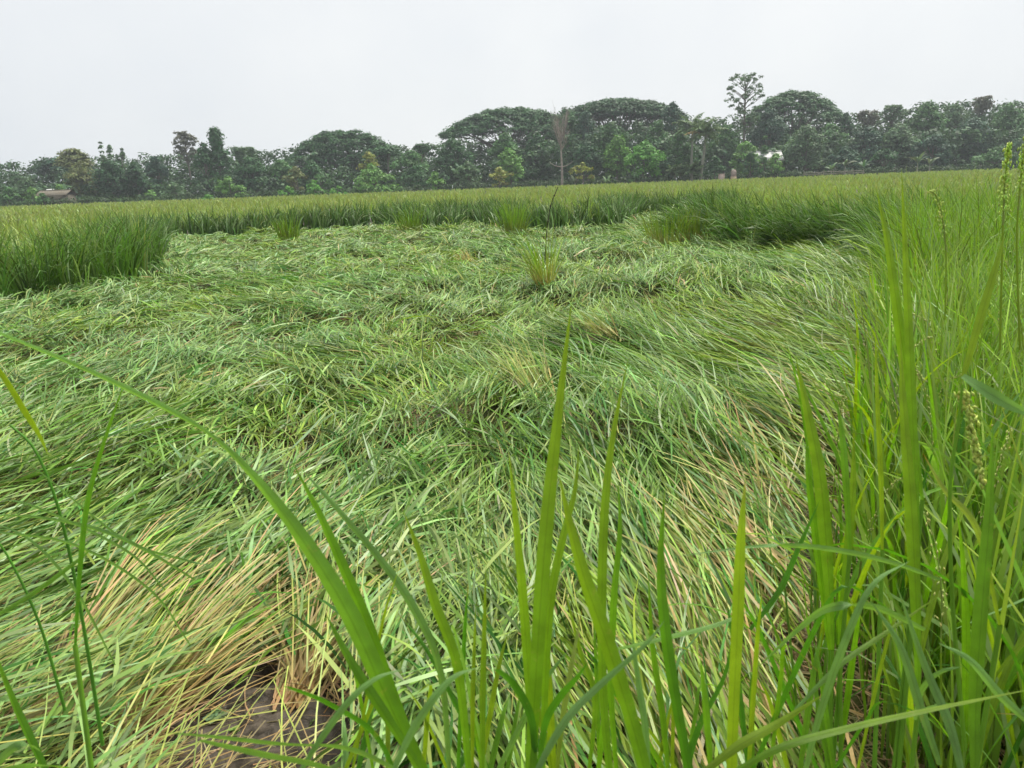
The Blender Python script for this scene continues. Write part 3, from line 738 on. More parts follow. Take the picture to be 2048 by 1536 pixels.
def palm(px, ytop, Y, name, label, zc_px, nf=16, Ln=3.0, lean=0.0, yellow=(), trunk=True):
    zc = at(px, zc_px, Y)[2]; x = at(px, zc_px, Y)[0]
    root = empty(name, (x, Y, 0)); tag(root, label, 'palm')
    if trunk:
        v, q = tube(smooth_curve([(-lean, 0, -0.1), (-lean * 0.75, 0, zc * 0.3), (-lean * 0.3, 0, zc * 0.65), (0, 0, zc)], 14), np.linspace(0.26, 0.17, 14), 8)
        link('trunk', build_mesh('trunk', v, q, None, M['palm']), root)
    for i in range(nf):
        k = i / nf
        e0 = R(84) - R(95) * k + rng.normal(0, R(6)); col = (0.165, 0.260, 0.110)
        if i in yellow: col = (0.33, 0.24, 0.08)
        v, q, c = join(frond_mesh(Ln * rng.uniform(0.85, 1.1), e0, R(42) + R(35) * rng.random(), col))
        o = link('frond', build_mesh('frond', v, q, c, M['tree'], False), root)
        o.location = (0, 0, zc); o.rotation_euler = (0, 0, i * 2.4 + rng.normal(0, 0.2))
palm(1412, 235, 131, 'coconut_palm', 'coconut palm with a slanting bare trunk and yellowed lower fronds', 268, 24, 3.6, 0.75, (17, 19))
palm(1386, 224, 137, 'coconut_palm', 'taller coconut palm showing only its crown behind the slanting one', 258, 18, 3.6, 0.2)
palm(1384, 322, 130, 'young_palm', 'short young palm at the field edge left of the slanting trunk', 342, 14, 2.1, 0.0)
palm(1350, 330, 131, 'young_palm', 'dim young palm farther left beside the short one', 345, 12, 1.8, 0.0)
def banana(px, ytop, Y, name, label, n=7, Ln=2.0, col=(0.10, 0.19, 0.055)):
    H = at(px, ytop, Y)[2]; x = at(px, ytop, Y)[0]; zs = max(0.9, H - Ln * 0.75)
    root = empty(name, (x, Y, 0)); tag(root, label, 'banana plant')
    v, q = tube([(0, 0, -0.05), (0.03, 0, zs * 0.5), (0, 0, zs)], [0.13, 0.11, 0.07], 7)
    link('stem', build_mesh('stem', v, q, None, M['palm']), root)
    for i in range(n):
        b = np.array([[0, 0, zs - 0.1]]); a = np.array([i * 2.4 + rng.normal(0, 0.3)]); f = lambda s: np.array([s])
        c = jit(col, 1, 0.15)
        v, q, c = blade_arrays(b, a, f(R(78) - R(30) * rng.random()), f(R(50) + R(70) * rng.random()), f(Ln * rng.uniform(0.8, 1.15)), f(0.46), c, c, 9, None, f(rng.normal(0, 0.3)), None, 1.6)
        link('leaf', build_mesh('leaf', v, q, c, M['tree']), root)
banana(1186, 346, 130, 'banana_plant', 'banana plant with bright upright leaves right of the small olive tree')
banana(1214, 348, 130, 'banana_plant', 'second bright banana plant, nearer the dark pointed bush')
banana(1150, 350, 130, 'banana_plant', 'banana plant with pale drooping leaves under the small olive tree', 6, 1.7, (0.16, 0.21, 0.13))
banana(1556, 328, 131, 'banana_plant', 'banana plant with glossy arched leaves below the pale roof', 7, 2.0)
banana(1664, 322, 131, 'banana_plant', 'banana plant at the left end of the bamboo rail', 7, 1.9, (0.12, 0.2, 0.09))
banana(1692, 312, 131, 'banana_plant', 'banana plant rising in the middle behind the bamboo rail', 8, 2.1, (0.12, 0.19, 0.09))
banana(1728, 316, 132, 'banana_plant', 'banana plant at the right end of the bamboo rail', 7, 2.1, (0.10, 0.18, 0.09))
banana(1838, 302, 131, 'banana_plant', 'pale banana clump plant behind tall yellow grass, left of two', 9, 2.6, (0.15, 0.22, 0.13))
banana(1862, 306, 131, 'banana_plant', 'pale banana clump plant behind tall yellow grass, right of two', 9, 2.4, (0.15, 0.22, 0.13))

# ------------------------------------------------------------------ buildings and small structures at the field edge
def box_mesh(name, x0, x1, y0, y1, z0, z1, mat):
    V = np.array([(x, y, z) for z in (z0, z1) for x, y in ((x0, y0), (x1, y0), (x1, y1), (x0, y1))])
    Q = np.array([(0, 3, 2, 1), (4, 5, 6, 7), (0, 1, 5, 4), (1, 2, 6, 5), (2, 3, 7, 6), (3, 0, 4, 7)])
    return build_mesh(name, V, Q, None, mat, False)
def gable(name, x0, x1, y0, y1, z0, z1, mat, th=0.06, waves=30):
    # corrugated double slope, ridge along x
    n = waves * 4 + 1; xs = np.linspace(x0, x1, n); rip = 0.02 * np.sin(np.arange(n) * np.pi / 2)
    ym = (y0 + y1) / 2; rows = []
    for y, z in ((y0, z0), (ym, z1), (y1, z0)):
        rows.append(np.stack([xs, np.full(n, y), z + rip], 1))
    for y, z in ((y1, z0 - th), (ym, z1 - th), (y0, z0 - th)):
        rows.append(np.stack([xs, np.full(n, y), z + rip], 1))
    V = np.vstack(rows); i = np.arange(n - 1); Q = []
    for a in range(6):
        b = (a + 1) % 6; Q.append(np.stack([a * n + i, a * n + i + 1, b * n + i + 1, b * n + i], 1))
    return build_mesh(name, V, np.vstack(Q), None, mat, False)
def house(px0, px1, y_ridge, y_eave, Y, name, label, roofmat, wallmat, depth=4.0, waves=30):
    a = at(px0, y_ridge, Y); b = at(px1, y_ridge, Y); xm = (a[0] + b[0]) / 2; W = (b[0] - a[0]) / 2
    zr = (a[2] + b[2]) / 2; ze = at((px0 + px1) / 2, y_eave, Y)[2]
    r = empty(name, (xm, Y, 0)); tag(r, label, 'house')
    link('wall', box_mesh('wall', -W + 0.3, W - 0.3, 0.4, depth - 0.4, -0.1, ze + 0.05, wallmat), r)
    ro = link('roof', gable('roof', -W, W, 0, depth, ze, zr, roofmat, 0.06, waves), r)
    v, q = tube([(-W - 0.02, depth / 2, zr + 0.03), (W + 0.02, depth / 2, zr + 0.03)], [0.09, 0.09], 6)
    link('ridge_cap', build_mesh('ridge_cap', v, q, None, roofmat), ro)
    link('door', box_mesh('door', -0.45, 0.45, 0.36, 0.395, 0.0, min(1.9, ze - 0.15), M['dark']), r)
    for sx in (-1, 1):
        wn = link('window', box_mesh('window', sx * W * 0.55 - 0.35, sx * W * 0.55 + 0.35, 0.35, 0.395, 1.0, 1.8, M['dark']), r)
        link('sill', box_mesh('sill', sx * W * 0.55 - 0.42, sx * W * 0.55 + 0.42, 0.28, 0.345, 0.92, 0.99, M['bamboo']), wn)
    return r
house(1506, 1570, 302, 321, 143, 'house', 'house with a pale tin roof half hidden by trees', M['tin'], M['clay'])
house(66, 130, 381, 391, 135, 'hut', 'low hut with a weathered grey-brown roof at the far left field edge', M['rust'], M['clay'], 4.0, 24)
p = at(96, 378, 141)
r = empty('shed', (p[0], 141, 0)); tag(r, 'small pale patch of shed roof showing above the low hut', 'shed')
link('wall', box_mesh('wall', -0.5, 0.5, 0.1, 1.4, -0.1, p[2] - 0.5, M['clay']), r)
link('roof', gable('roof', -0.7, 0.7, 0, 1.5, p[2] - 0.5, p[2], M['tin'], 0.05, 8), r)
def pillar():
    Y = 129.5; a = at(1467, 358, Y); H = at(1467, 339, Y)[2]; W = scale_m(4.6, Y)
    r = empty('brick_pillar', (a[0], Y, 0)); tag(r, 'narrow round-topped grey pillar with orange foot right of the palms', 'pillar')
    zf = at(1467, 353, Y)[2]
    link('foot', box_mesh('foot', -W - 0.02, W + 0.02, -0.3, 0.3, -0.05, zf, M['brick']), r)
    n = 10; prof = [(-W, zf), (W, zf)] + [(W * math.cos(t), H - 0.4 + 0.4 * math.sin(t)) for t in np.linspace(0, math.pi, n)]
    k = len(prof); V = np.array([(x, y, z) for y in (-0.27, 0.27) for x, z in prof])
    Qs = np.array([(i, (i + 1) % k, k + (i + 1) % k, k + i) for i in range(k)])
    T = np.array([(0, i + 1, i) for i in range(1, k - 1)] + [(k, k + i, k + i + 1) for i in range(1, k - 1)])
    link('shaft', build_mesh('shaft', V, [Qs, T], None, M['render'], False), r)
pillar()
p = at(1443, 356, 130); H = at(1443, 347.5, 130)[2]
r = empty('wall_stub', (p[0], 130, 0)); tag(r, 'short pinkish grey wall stub left of the round-topped pillar', 'wall')
link('face', box_mesh('face', -0.55, 0.5, -0.12, 0.12, -0.05, H - 0.12, M['render']), r)
link('coping', box_mesh('coping', -0.6, 0.55, -0.16, 0.16, H - 0.117, H, M['render']), r)
# bamboo rail
a = at(1608, 348, 129); b = at(1728, 344, 129)
r = empty('bamboo_fence', (a[0], 129, 0)); tag(r, 'low grey bamboo rail fence at the right field edge', 'fence')
Lx = b[0] - a[0]
for z in (1.05, 1.35):
    v, q = tube(np.stack([np.linspace(0, Lx, 8), rng.normal(0, 0.03, 8), z + rng.normal(0, 0.04, 8)], 1), np.full(8, 0.055), 6)
    link('rail', build_mesh('rail', v, q, None, M['bamboo']), r)
for i in range(7):
    v, q = tube([(Lx * i / 6, 0.1, -0.05), (Lx * i / 6 + rng.normal(0, 0.05), 0.1, 1.5 + rng.uniform(-0.1, 0.25))], [0.05, 0.04], 6)
    link('post', build_mesh('post', v, q, None, M['bamboo']), r)

# ------------------------------------------------------------------ tufts in the middle distance
def tuft(px, ybase, Y, h, n, spread, name, label, col, straw=0.3, lean=(0, 0), tall=0.3, cat='grass', group=None, e=R(82), bw=1.0):
    p = at(px, ybase, Y); zr = max(0.0, float(mat_z(np.array([p[0]]), np.array([Y]))[0]) - 0.06) if inside(np.array([p[0]]), np.array([Y]))[0] else 0.0
    root = empty(name, (p[0], Y, zr)); tag(root, label, cat, group)
    a = rng.uniform(0, 6.28, n); rr = spread * np.sqrt(rng.random(n))
    base = np.stack([rr * np.cos(a), rr * np.sin(a), np.full(n, 0.01)], 1)
    phi = np.arctan2(np.sin(a) * 0.5 + lean[1], np.cos(a) * 0.5 + lean[0])
    lod = max(1.0, Y / 6) ** 0.8 * bw
    c1 = jit(col, n, 0.16); c0 = jit(np.asarray(col) * (1 - straw) + STRAW * straw, n)
    v, q, c = blade_arrays(base, phi, rng.normal(e, R(9), n), np.abs(rng.normal(R(26), R(20), n)), h * rng.uniform(1 - tall * 1.6, 1.1, n), rng.uniform(0.007, 0.011, n) * lod, c0, c1, 7,
                           rng.normal(0, R(15), n), rng.normal(0, R(50), n), np.full(n, 0.01), 1.8, False, 0.5)
    # a few blades as leaves of their own, the rest the dense heart of the tuft
    m = min(14, n // 3); vk = 7 * 2; qk = 6
    for i in range(m):
        link('leaf', build_mesh('leaf', v[i * vk:(i + 1) * vk], q[i * qk:(i + 1) * qk] - i * vk, c[i * vk:(i + 1) * vk], M['rice']), root)
    o = link('leaves', build_mesh('leaves', v[m * vk:], q[m * qk:] - m * vk, c[m * vk:], M['rice']), root); o['kind'] = 'stuff'
    return root
def gy(px, py, z=0.12): return ground_at(px, py, z)[1]
BRT = YG * 0.75 + MG * 0.35
tuft(1028, 470, gy(1028, 474), 0.98, 170, 0.30, 'rice_tuft', 'bright yellow-green upright tuft at the back of the flattened patch', BRT, 0.5)
tuft(825, 462, gy(825, 466), 0.92, 120, 0.34, 'rice_tuft', 'green upright tuft at the back, left of the bright yellow-green one', BRT * 0.85, 0.4)
tuft(578, 480, gy(578, 486), 0.80, 110, 0.26, 'rice_tuft', 'green tuft by the dark crop wall, leftmost of the back tufts', BRT * 0.85, 0.2)
tuft(1335, 484, gy(1335, 488), 0.85, 150, 0.42, 'rice_tuft', 'straw-footed pale tuft in the gap before the right bank', YG * 0.9, 0.8)
tuft(1390, 480, gy(1390, 486), 0.85, 90, 0.3, 'rice_tuft', 'straw-footed tuft leaning against the left end of the right bank', YG * 0.7, 0.6)
tuft(1088, 578, gy(1088, 585), 0.90, 75, 0.12, 'rice_tuft', 'tousled half-fallen tuft around the thin dark stake', YG * 1.05, 1.0, (-0.35, 0.0), 0.45, e=R(74))
tuft(945, 530, gy(945, 534), 0.42, 70, 0.10, 'rice_tuft', 'small tuft with an orange-brown broken foot near the middle', STRAW * 0.6 + YG * 0.4, 1.0, (-0.9, 0.3), 0.3, e=R(50))
tuft(1090, 800, gy(1090, 805), 0.62, 90, 0.10, 'rice_tuft', 'pale stalk bundle with exposed straw roots in the middle of the mat', CULM * 0.95, 0.8, (-0.8, 1.2), 0.25, e=R(48))
tuft(1215, 705, gy(1215, 712), 0.36, 50, 0.09, 'rice_tuft', 'small pale stalk bundle farther back right of the exposed straw roots', CULM * 0.9, 0.7, (-0.9, 1.0), 0.25, e=R(42))
tuft(850, 700, gy(850, 706), 0.28, 40, 0.10, 'rice_tuft', 'short stubby yellowish tuft in the middle left of the mat', YG, 0.7, (0.3, 0.4), 0.25, e=R(55))
for (px, yb, Y, h, lab) in ((160, 410, 13.5, 1.40, 'tall yellowish grass plume standing above the left block of rice'),
                            (262, 405, 13.8, 1.42, 'narrow tall yellow grass plume right of the broader one over the left block'),
                            (1590, 352, 24, 1.35, 'small bright grass tuft poking above the far field below the pale roof'),
                            (1815, 340, 12, 1.55, 'tall yellow-green grass standing before the pale banana clump'),
                            (1860, 345, 12.5, 1.45, 'shorter yellow-green grass right of the tall one before the banana clump')):
    tuft(px, yb, Y, h, 16, 0.10, 'tall_grass', lab, OLIVE * 0.95, 0.1, (0.15, 0), 0.1, e=R(86))
# thin dark stake leaning in the tousled tuft
p = ground_at(1090, 560, 0.1); Y = p[1]
pts = [np.array([p[0], Y, 0.0])] + [at(x, y, Y - 0.06 * i) for i, (x, y) in enumerate([(1090, 520), (1093, 470), (1098, 430), (1103, 405), (1110, 388), (1116, 374)])]
r = empty('stake', (0, 0, 0)); tag(r, 'thin dark stake with bent tip standing in the tousled tuft', 'stake')
v, q = tube(smooth_curve(pts, 20), np.linspace(0.008, 0.005, 20), 6); link('shaft', build_mesh('shaft', v, q, None, M['dark']), r)
for t_ in (0.45, 0.62, 0.8):
    k = smooth_curve(pts, 60)[int(t_ * 59)]
    v, q = tube([k - (0, 0, 0.012), k, k + (0, 0, 0.012)], [0.010, 0.014, 0.010], 6); link('node', build_mesh('node', v, q, None, M['dark']), r)

# ------------------------------------------------------------------ near plants
def ribbon(P, Wd, col0, col1, fold=0.22, side_hint=None, twist=0.0, tipcol=None, K3=True):
    """one folded leaf blade along a centre line; the colour's alpha runs across the blade"""
    P = np.asarray(P, float); n = len(P); t = np.linspace(0, 1, n)
    T = np.gradient(P, axis=0); T /= np.linalg.norm(T, axis=1, keepdims=True) + 1e-9
    s0 = np.array([1.0, 0, 0]) if side_hint is None else np.asarray(side_hint, float)
    Sd = s0[None] - T * (T @ s0)[:, None]; Sd /= np.linalg.norm(Sd, axis=1, keepdims=True) + 1e-9
    Nn = np.cross(T, Sd)
    a = (twist * t)[:, None]
    S2 = Sd * np.cos(a) + Nn * np.sin(a); N2 = np.cross(T, S2)
    hw = (np.asarray(Wd) * 0.5)[:, None]
    V = np.stack([P - S2 * hw + N2 * hw * fold, P - S2 * hw * 0.5 + N2 * hw * fold * 0.35, P - N2 * hw * fold * 0.2, P + S2 * hw * 0.5 + N2 * hw * fold * 0.35, P + S2 * hw + N2 * hw * fold], 1)
    C = np.asarray(col0)[None] * (1 - t[:, None]) + np.asarray(col1)[None] * t[:, None]
    if tipcol is not None:
        k = np.clip((t - 0.88) / 0.1, 0, 1)[:, None]; C = C * (1 - k) + np.asarray(tipcol)[None] * k
    CC = np.zeros((n, 5, 4)); CC[..., :3] = C[:, None]; CC[..., 3] = np.array([0, 0.25, 0.5, 0.75, 1.0])
    i = np.arange(n - 1)[:, None] * 5 + np.arange(4)[None]
    Q = np.stack([i, i + 1, i + 6, i + 5], -1).reshape(-1, 4)
    return V.reshape(-1, 3), Q, CC.reshape(-1, 4)
LEAFG = np.array([0.155, 0.345, 0.020]); LEAFD = np.array([0.060, 0.185, 0.014]); LEAFY = np.array([0.27, 0.42, 0.025]); LEAFP = np.array([0.185, 0.36, 0.10])
def wprof(n, w, base=0.5, peak=0.35, keep=1.0):
    t = np.linspace(0, 1, n)
    p = np.where(t < peak, base + (1 - base) * (t / peak) ** 0.8, np.clip(1 - ((t - peak) / (1 - peak)) ** 1.9, 0.015, 1))
    return w * p
def panicle_mesh(pts, n_grain=70, gl=0.008, spread=0.012, col=(0.34, 0.36, 0.10)):
    P = smooth_curve(pts, 16)
    v, q = tube(P, np.linspace(0.0016, 0.0007, 16), 5); q = [q]; V = [v]; C = [np.repeat(np.array([[0.22, 0.30, 0.06]]), len(v), 0)]; base = len(v); T3 = []
    o = np.array([(1, 0, 0), (-1, 0, 0), (0, 1, 0), (0, -1, 0), (0, 0, 2.4), (0, 0, -2.4)], float)
    f = np.array([(0, 2, 4), (2, 1, 4), (1, 3, 4), (3, 0, 4), (2, 0, 5), (1, 2, 5), (3, 1, 5), (0, 3, 5)])
    for i in range(n_grain):
        k = rng.uniform(0.12, 1.0); c = np.array([np.interp(k, np.linspace(0, 1, 16), P[:, j]) for j in range(3)])
        c = c + rng.normal(0, spread * (1.1 - 0.6 * k), 3) * (1, 1, 0.6)
        d = P[min(15, int(k * 15))] - P[max(0, int(k * 15) - 1)]; rot = Vector(d + rng.normal(0, 0.25, 3) * np.linalg.norm(d)).to_track_quat('Z', 'Y').to_matrix()
        V.append((o * gl * 0.24) @ np.array(rot).T + c); T3.append(f + base); base += 6
        C.append(np.repeat(jit(col, 1, 0.15), 6, 0))
    C = np.vstack(C); C = np.hstack([C, np.full((len(C), 1), 0.25)])
    return np.vstack(V), q + [np.vstack(T3)], C

def hero_leaf(root, pix, depths, wpx, col, tip=None,  fold=0.22, twist=0.0, sheath=None, n=22, base_w=0.5, peak=0.35, loc=None, tcol=None):
    """leaf through the listed sight lines at its own distances, rooted at the plant's foot"""
    d = np.interp(np.linspace(0, 1, len(pix)), np.linspace(0, 1, len(depths)), depths)
    pts = [at(x, y, dd) for (x, y), dd in zip(pix, d)]
    P = smooth_curve(pts, n)
    if isinstance(wpx, (list, tuple)):
        w = np.interp(np.linspace(0, 1, n), np.linspace(0, 1, len(wpx)), wpx) * float(np.mean(d)) / F
    else:
        w = wprof(n, wpx * 0.76 * float(np.mean(d)) / F, base_w, peak)
    loc = np.array(root.location)
    v, q, c = ribbon(P - loc, w, np.asarray(col) * 0.9, np.asarray(col) * 1.08 if tip is None else tip, fold, (1, -0.15, 0.05), twist, tcol)
    link('leaf', build_mesh('leaf', v, q, c, M['hero']), root)
    if sheath:
        b = P[0] - loc; foot = np.array([rng.normal(0, 0.02), rng.normal(0, 0.02), 0.0])
        v, q = tube(smooth_curve([foot, foot * 0.5 + b * 0.5 + np.array([0, 0, -0.02]), b], 7), np.linspace(0.0045, 0.003, 7), 6)
        c = np.hstack([np.repeat((LEAFG * 0.9)[None], len(v), 0), np.full((len(v), 1), 0.25)])
        link('stem', build_mesh('stem', v, q, c, M['straw']), root)

def near_plant(px, Y, label, name='rice_plant', group=None):
    p = at(px, 1536, Y); r = empty(name, (p[0], Y, 0)); return tag(r, label, 'rice plant', group)
# the clump with the long bowed leaf
pl = near_plant(820, 0.60, 'green rice plant whose long bowed leaf crosses far to the left')
hero_leaf(pl, [(850, 1560), (775, 1400), (690, 1215), (590, 1058), (500, 945), (425, 872), (330, 815), (180, 742), (0, 666), (-60, 640)], (0.58, 0.62), [34, 43, 46, 32, 17, 7, 13, 10, 6, 3], LEAFG * 0.9, LEAFP * 1.5, 0.3, 0.5, True, 30, 0.7, 0.22)
hero_leaf(pl, [(855, 1560), (790, 1400), (735, 1250), (680, 1120), (635, 1020), (583, 922)], (0.60, 0.66), 36, LEAFG, None, 0.25, 0.2, True)
hero_leaf(pl, [(860, 1570), (770, 1430), (700, 1320), (650, 1225)], (0.55, 0.60), 34, LEAFG * 0.9, None, 0.2, 0.2, True)
hero_leaf(pl, [(900, 1560), (880, 1340), (823, 1209), (757, 1115), (659, 1000), (600, 935)], (0.66, 0.76), 25, LEAFP * 0.95, None, 0.2, 0.3, True)
hero_leaf(pl, [(940, 1570), (915, 1340), (870, 1210), (840, 1110), (806, 1020)], (0.60, 0.66), 34, LEAFG, LEAFY * 0.9, 0.25, -0.2, True)
hero_leaf(pl, [(800, 1570), (750, 1470), (660, 1410), (590, 1380), (565, 1372)], (0.55, 0.52), 24, LEAFD * 1.3, None, 0.2, 0.3)
hero_leaf(pl, [(830, 1560), (700, 1500), (560, 1490), (430, 1475), (330, 1465)], (0.50, 0.50), 30, LEAFP * 0.8, None, 0.25, 0.4, False, 18)
hero_leaf(pl, [(590, 1560), (640, 1480), (700, 1400), (755, 1355), (815, 1336)], (0.46, 0.50), 22, LEAFP * 1.0, None, 0.25, 0.4, False)
hero_leaf(pl, [(780, 1560), (815, 1480), (865, 1400), (910, 1352), (958, 1334)], (0.46, 0.50), 25, LEAFP * 1.1, None, 0.25, 0.4, False)
hero_leaf(pl, [(400, 1480), (520, 1505), (640, 1530), (720, 1570)], (0.46, 0.45), 44, LEAFP * 0.75, None, 0.2, 0.2, False, base_w=0.3)
# middle upright clump
pl = near_plant(1075, 0.60, 'tallest upright rice plant at the bottom centre, its tip reaching highest')
hero_leaf(pl, [(1058, 1580), (1072, 1350), (1085, 1150), (1100, 980), (1120, 800), (1144, 598)], (0.57, 0.64), 43, LEAFG, LEAFY * 0.85, 0.25, 0.25, True, 26, 0.75, 0.4)
hero_leaf(pl, [(1068, 1570), (1060, 1400), (1045, 1190), (1030, 1030), (1018, 905)], (0.60, 0.64), 30, LEAFG * 1.05, LEAFY, 0.25, -0.2, True)
hero_leaf(pl, [(1085, 1570), (1090, 1380), (1100, 1210), (1125, 1080), (1150, 980), (1158, 890)], (0.62, 0.68), 26, LEAFG * 1.05, LEAFY * 0.9, 0.25, 0.2, True)
hero_leaf(pl, [(1070, 1570), (1065, 1450), (1035, 1380), (1000, 1345), (985, 1340)], (0.58, 0.54), 26, LEAFD * 1.2, None, 0.3, 0.5)
hero_leaf(pl, [(1075, 1560), (1090, 1450), (1120, 1395), (1150, 1360), (1180, 1320)], (0.58, 0.54), 24, LEAFD * 1.2, None, 0.3, -0.4)
hero_leaf(pl, [(965, 1570), (965, 1420), (968, 1280), (972, 1125)], (0.60, 0.63), 20, LEAFG * 0.85, LEAFY * 0.8, 0.25, 0.1, True)
hero_leaf(pl, [(945, 1570), (945, 1420), (948, 1310), (952, 1200)], (0.62, 0.66), 15, LEAFY * 0.85, None, 0.25, 0.1, True)
hero_leaf(pl, [(1110, 1580), (1125, 1440), (1145, 1320), (1165, 1215)], (0.60, 0.66), 18, LEAFY * 0.8, OLIVE * 1.2, 0.25, 0.1, True, tcol=(0.42, 0.27, 0.06))
# right of it
pl = near_plant(1225, 0.60, 'rice plant with a broad slanting leaf and a tall slim one right of the tallest')
hero_leaf(pl, [(1222, 1580), (1206, 1380), (1204, 1180), (1211, 1000), (1228, 860), (1257, 715)], (0.60, 0.68), 28, LEAFG * 0.95, LEAFY * 0.9, 0.25, 0.2, True, 24, 0.75, 0.4)
hero_leaf(pl, [(1300, 1580), (1262, 1440), (1215, 1290), (1170, 1160), (1140, 1050), (1118, 950)], (0.53, 0.58), 50, LEAFG * 0.95, LEAFY * 0.85, 0.3, -0.3, True, 24, 0.75, 0.35)
hero_leaf(pl, [(1235, 1570), (1222, 1380), (1228, 1200), (1240, 1060), (1236, 960)], (0.66, 0.72), 22, LEAFG * 1.05, None, 0.25, 0.2, True)
hero_leaf(pl, [(1175, 1570), (1190, 1400), (1160, 1300), (1130, 1180)], (0.62, 0.66), 18, LEAFG, LEAFY, 0.25, 0.2, True)
hero_leaf(pl, [(1050, 1600), (1090, 1510), (1140, 1430), (1200, 1370), (1290, 1290), (1330, 1240)], (0.47, 0.54), 24, LEAFP * 0.9, None, 0.2, 0.3)
hero_leaf(pl, [(1300, 1580), (1290, 1450), (1275, 1350), (1262, 1245)], (0.60, 0.66), 22, LEAFP * 1.1, None, 0.25, 0.2, True)
pl = near_plant(1400, 0.62, 'rice plant with one stiff yellow-green blade and darker blades, bottom right of centre')
hero_leaf(pl, [(1462, 1580), (1468, 1400), (1476, 1230), (1482, 1080), (1491, 955)], (0.58, 0.62), 36, LEAFY * 0.95, LEAFY * 1.1, 0.15, 0.1, True, 22, 0.85, 0.5, tcol=(0.36, 0.34, 0.08))
hero_leaf(pl, [(1385, 1580), (1352, 1400), (1330, 1250), (1322, 1120), (1330, 975)], (0.58, 0.63), 34, LEAFD * 1.35, LEAFG, 0.35, 0.2, True, 22, 0.8, 0.4)
hero_leaf(pl, [(1425, 1580), (1415, 1450), (1408, 1380), (1400, 1310)], (0.56, 0.58), 22, LEAFG * 1.1, None, 0.2, 0.1, True)
hero_leaf(pl, [(1340, 1580), (1325, 1430), (1305, 1290), (1296, 1130)], (0.64, 0.68), 20, LEAFG * 0.9, None, 0.2, 0.1, True)
hero_leaf(pl, [(1440, 1580), (1380, 1540), (1400, 1450), (1450, 1350), (1470, 1240)], (0.70, 0.75), 20, LEAFD * 1.3, None, 0.2, 0.2)
hero_leaf(pl, [(1400, 1550), (1480, 1490), (1560, 1445), (1648, 1388)], (0.55, 0.58), 30, LEAFY * 0.8, LEAFY * 0.9, 0.2, 0.2)
hero_leaf(pl, [(1225, 1300), (1330, 1275), (1430, 1250), (1500, 1222)], (0.62, 0.66), 22, LEAFG * 1.0, LEAFP, 0.2, 0.2)
# slimmer plants filling in between and behind
for bx_, lab in ((700, 'slender rice plant low down left of the long bowed leaf'), (910, 'slender rice plant between the long bowed leaf and the tallest plant'),
                 (1000, 'slender rice plant close against the left of the tallest plant'), (1150, 'slender rice plant close against the right of the tallest plant'),
                 (1320, 'slender rice plant behind the broad slanting leaf'), (1520, 'slender rice plant right of the stiff yellow-green blade'),
                 (1660, 'slender rice plant low at the bottom right before the stand')):
    Yp = rng.uniform(0.68, 0.9); pl = near_plant(bx_, Yp, lab)
    for i in range(6):
        x0_ = bx_ + rng.normal(0, 38); tipx = x0_ + rng.normal(0, 95); ty = rng.uniform(1130, 1440); arch = rng.random() < 0.35
        cc = [LEAFG, LEAFG * 0.9, LEAFP, LEAFY * 0.85, LEAFD * 1.4][rng.integers(0, 5)]
        pix = [(x0_, 1590), (x0_ * 0.65 + tipx * 0.35, 1590 * 0.6 + ty * 0.4), (x0_ * 0.3 + tipx * 0.7, 1590 * 0.22 + ty * 0.78), (tipx, ty)]
        if arch: pix += [(tipx + (tipx - x0_) * 0.7 + rng.choice([-40, 40]), ty + rng.uniform(10, 60))]
        hero_leaf(pl, pix, (Yp, Yp + rng.uniform(-0.04, 0.08)), rng.uniform(11, 20), cc, None, 0.25, rng.normal(0, 0.35), not arch, 16, 0.6, 0.35, tcol=(0.42, 0.27, 0.07) if rng.random() < 0.25 else None)
# left edge
pl = near_plant(60, 0.62, 'dark green leaf blades and thin stalks rising at the bottom left corner')
hero_leaf(pl, [(120, 1600), (70, 1500), (25, 1400), (-25, 1270)], (0.60, 0.64), 30, LEAFD * 1.4, LEAFG, 0.3, 0.2, True)
hero_leaf(pl, [(-60, 690), (0, 742), (50, 820), (80, 870), (98, 912)], (0.72, 0.72), 26, LEAFY * 0.75, LEAFY * 0.9, 0.25, 0.3, False, peak=0.5)
hero_leaf(pl, [(150, 1290), (158, 1150), (175, 1000), (215, 860), (256, 748)], (0.85, 0.9), 17, LEAFD * 1.5, LEAFG * 1.1, 0.3, 0.2, True)
hero_leaf(pl, [(-30, 1560), (20, 1500), (60, 1490), (85, 1505)], (0.52, 0.52), 26, LEAFP * 0.9, None, 0.2, 0.2)
hero_leaf(pl, [(-20, 1545), (80, 1530), (190, 1545), (300, 1575)], (0.52, 0.52), 22, LEAFG, None, 0.2, 0.2)
hero_leaf(pl, [(-40, 1250), (60, 1190), (150, 1125), (190, 1090)], (0.85, 0.9), 16, LEAFG, None, 0.2, 0.2)
def stalk(root, pix, Y, r, col):
    pts = np.array([at(x, y, Y) for x, y in pix]) - np.array(root.location)
    v, q = tube(smooth_curve(pts, 18), np.linspace(r, r * 0.5, 18), 5)
    c = np.hstack([np.repeat(np.asarray(col)[None], len(v), 0), np.full((len(v), 1), 0.25)])
    link('stem', build_mesh('stem', v, q, c, M['straw']), root)
stalk(pl, [(205, 1490), (180, 1330), (150, 1160), (115, 1010), (70, 900), (20, 850)], 1.05, 0.0032, LEAFD * 1.4)
stalk(pl, [(130, 1420), (80, 1250), (20, 1120), (-30, 1050)], 1.0, 0.0025, LEAFD * 1.5)
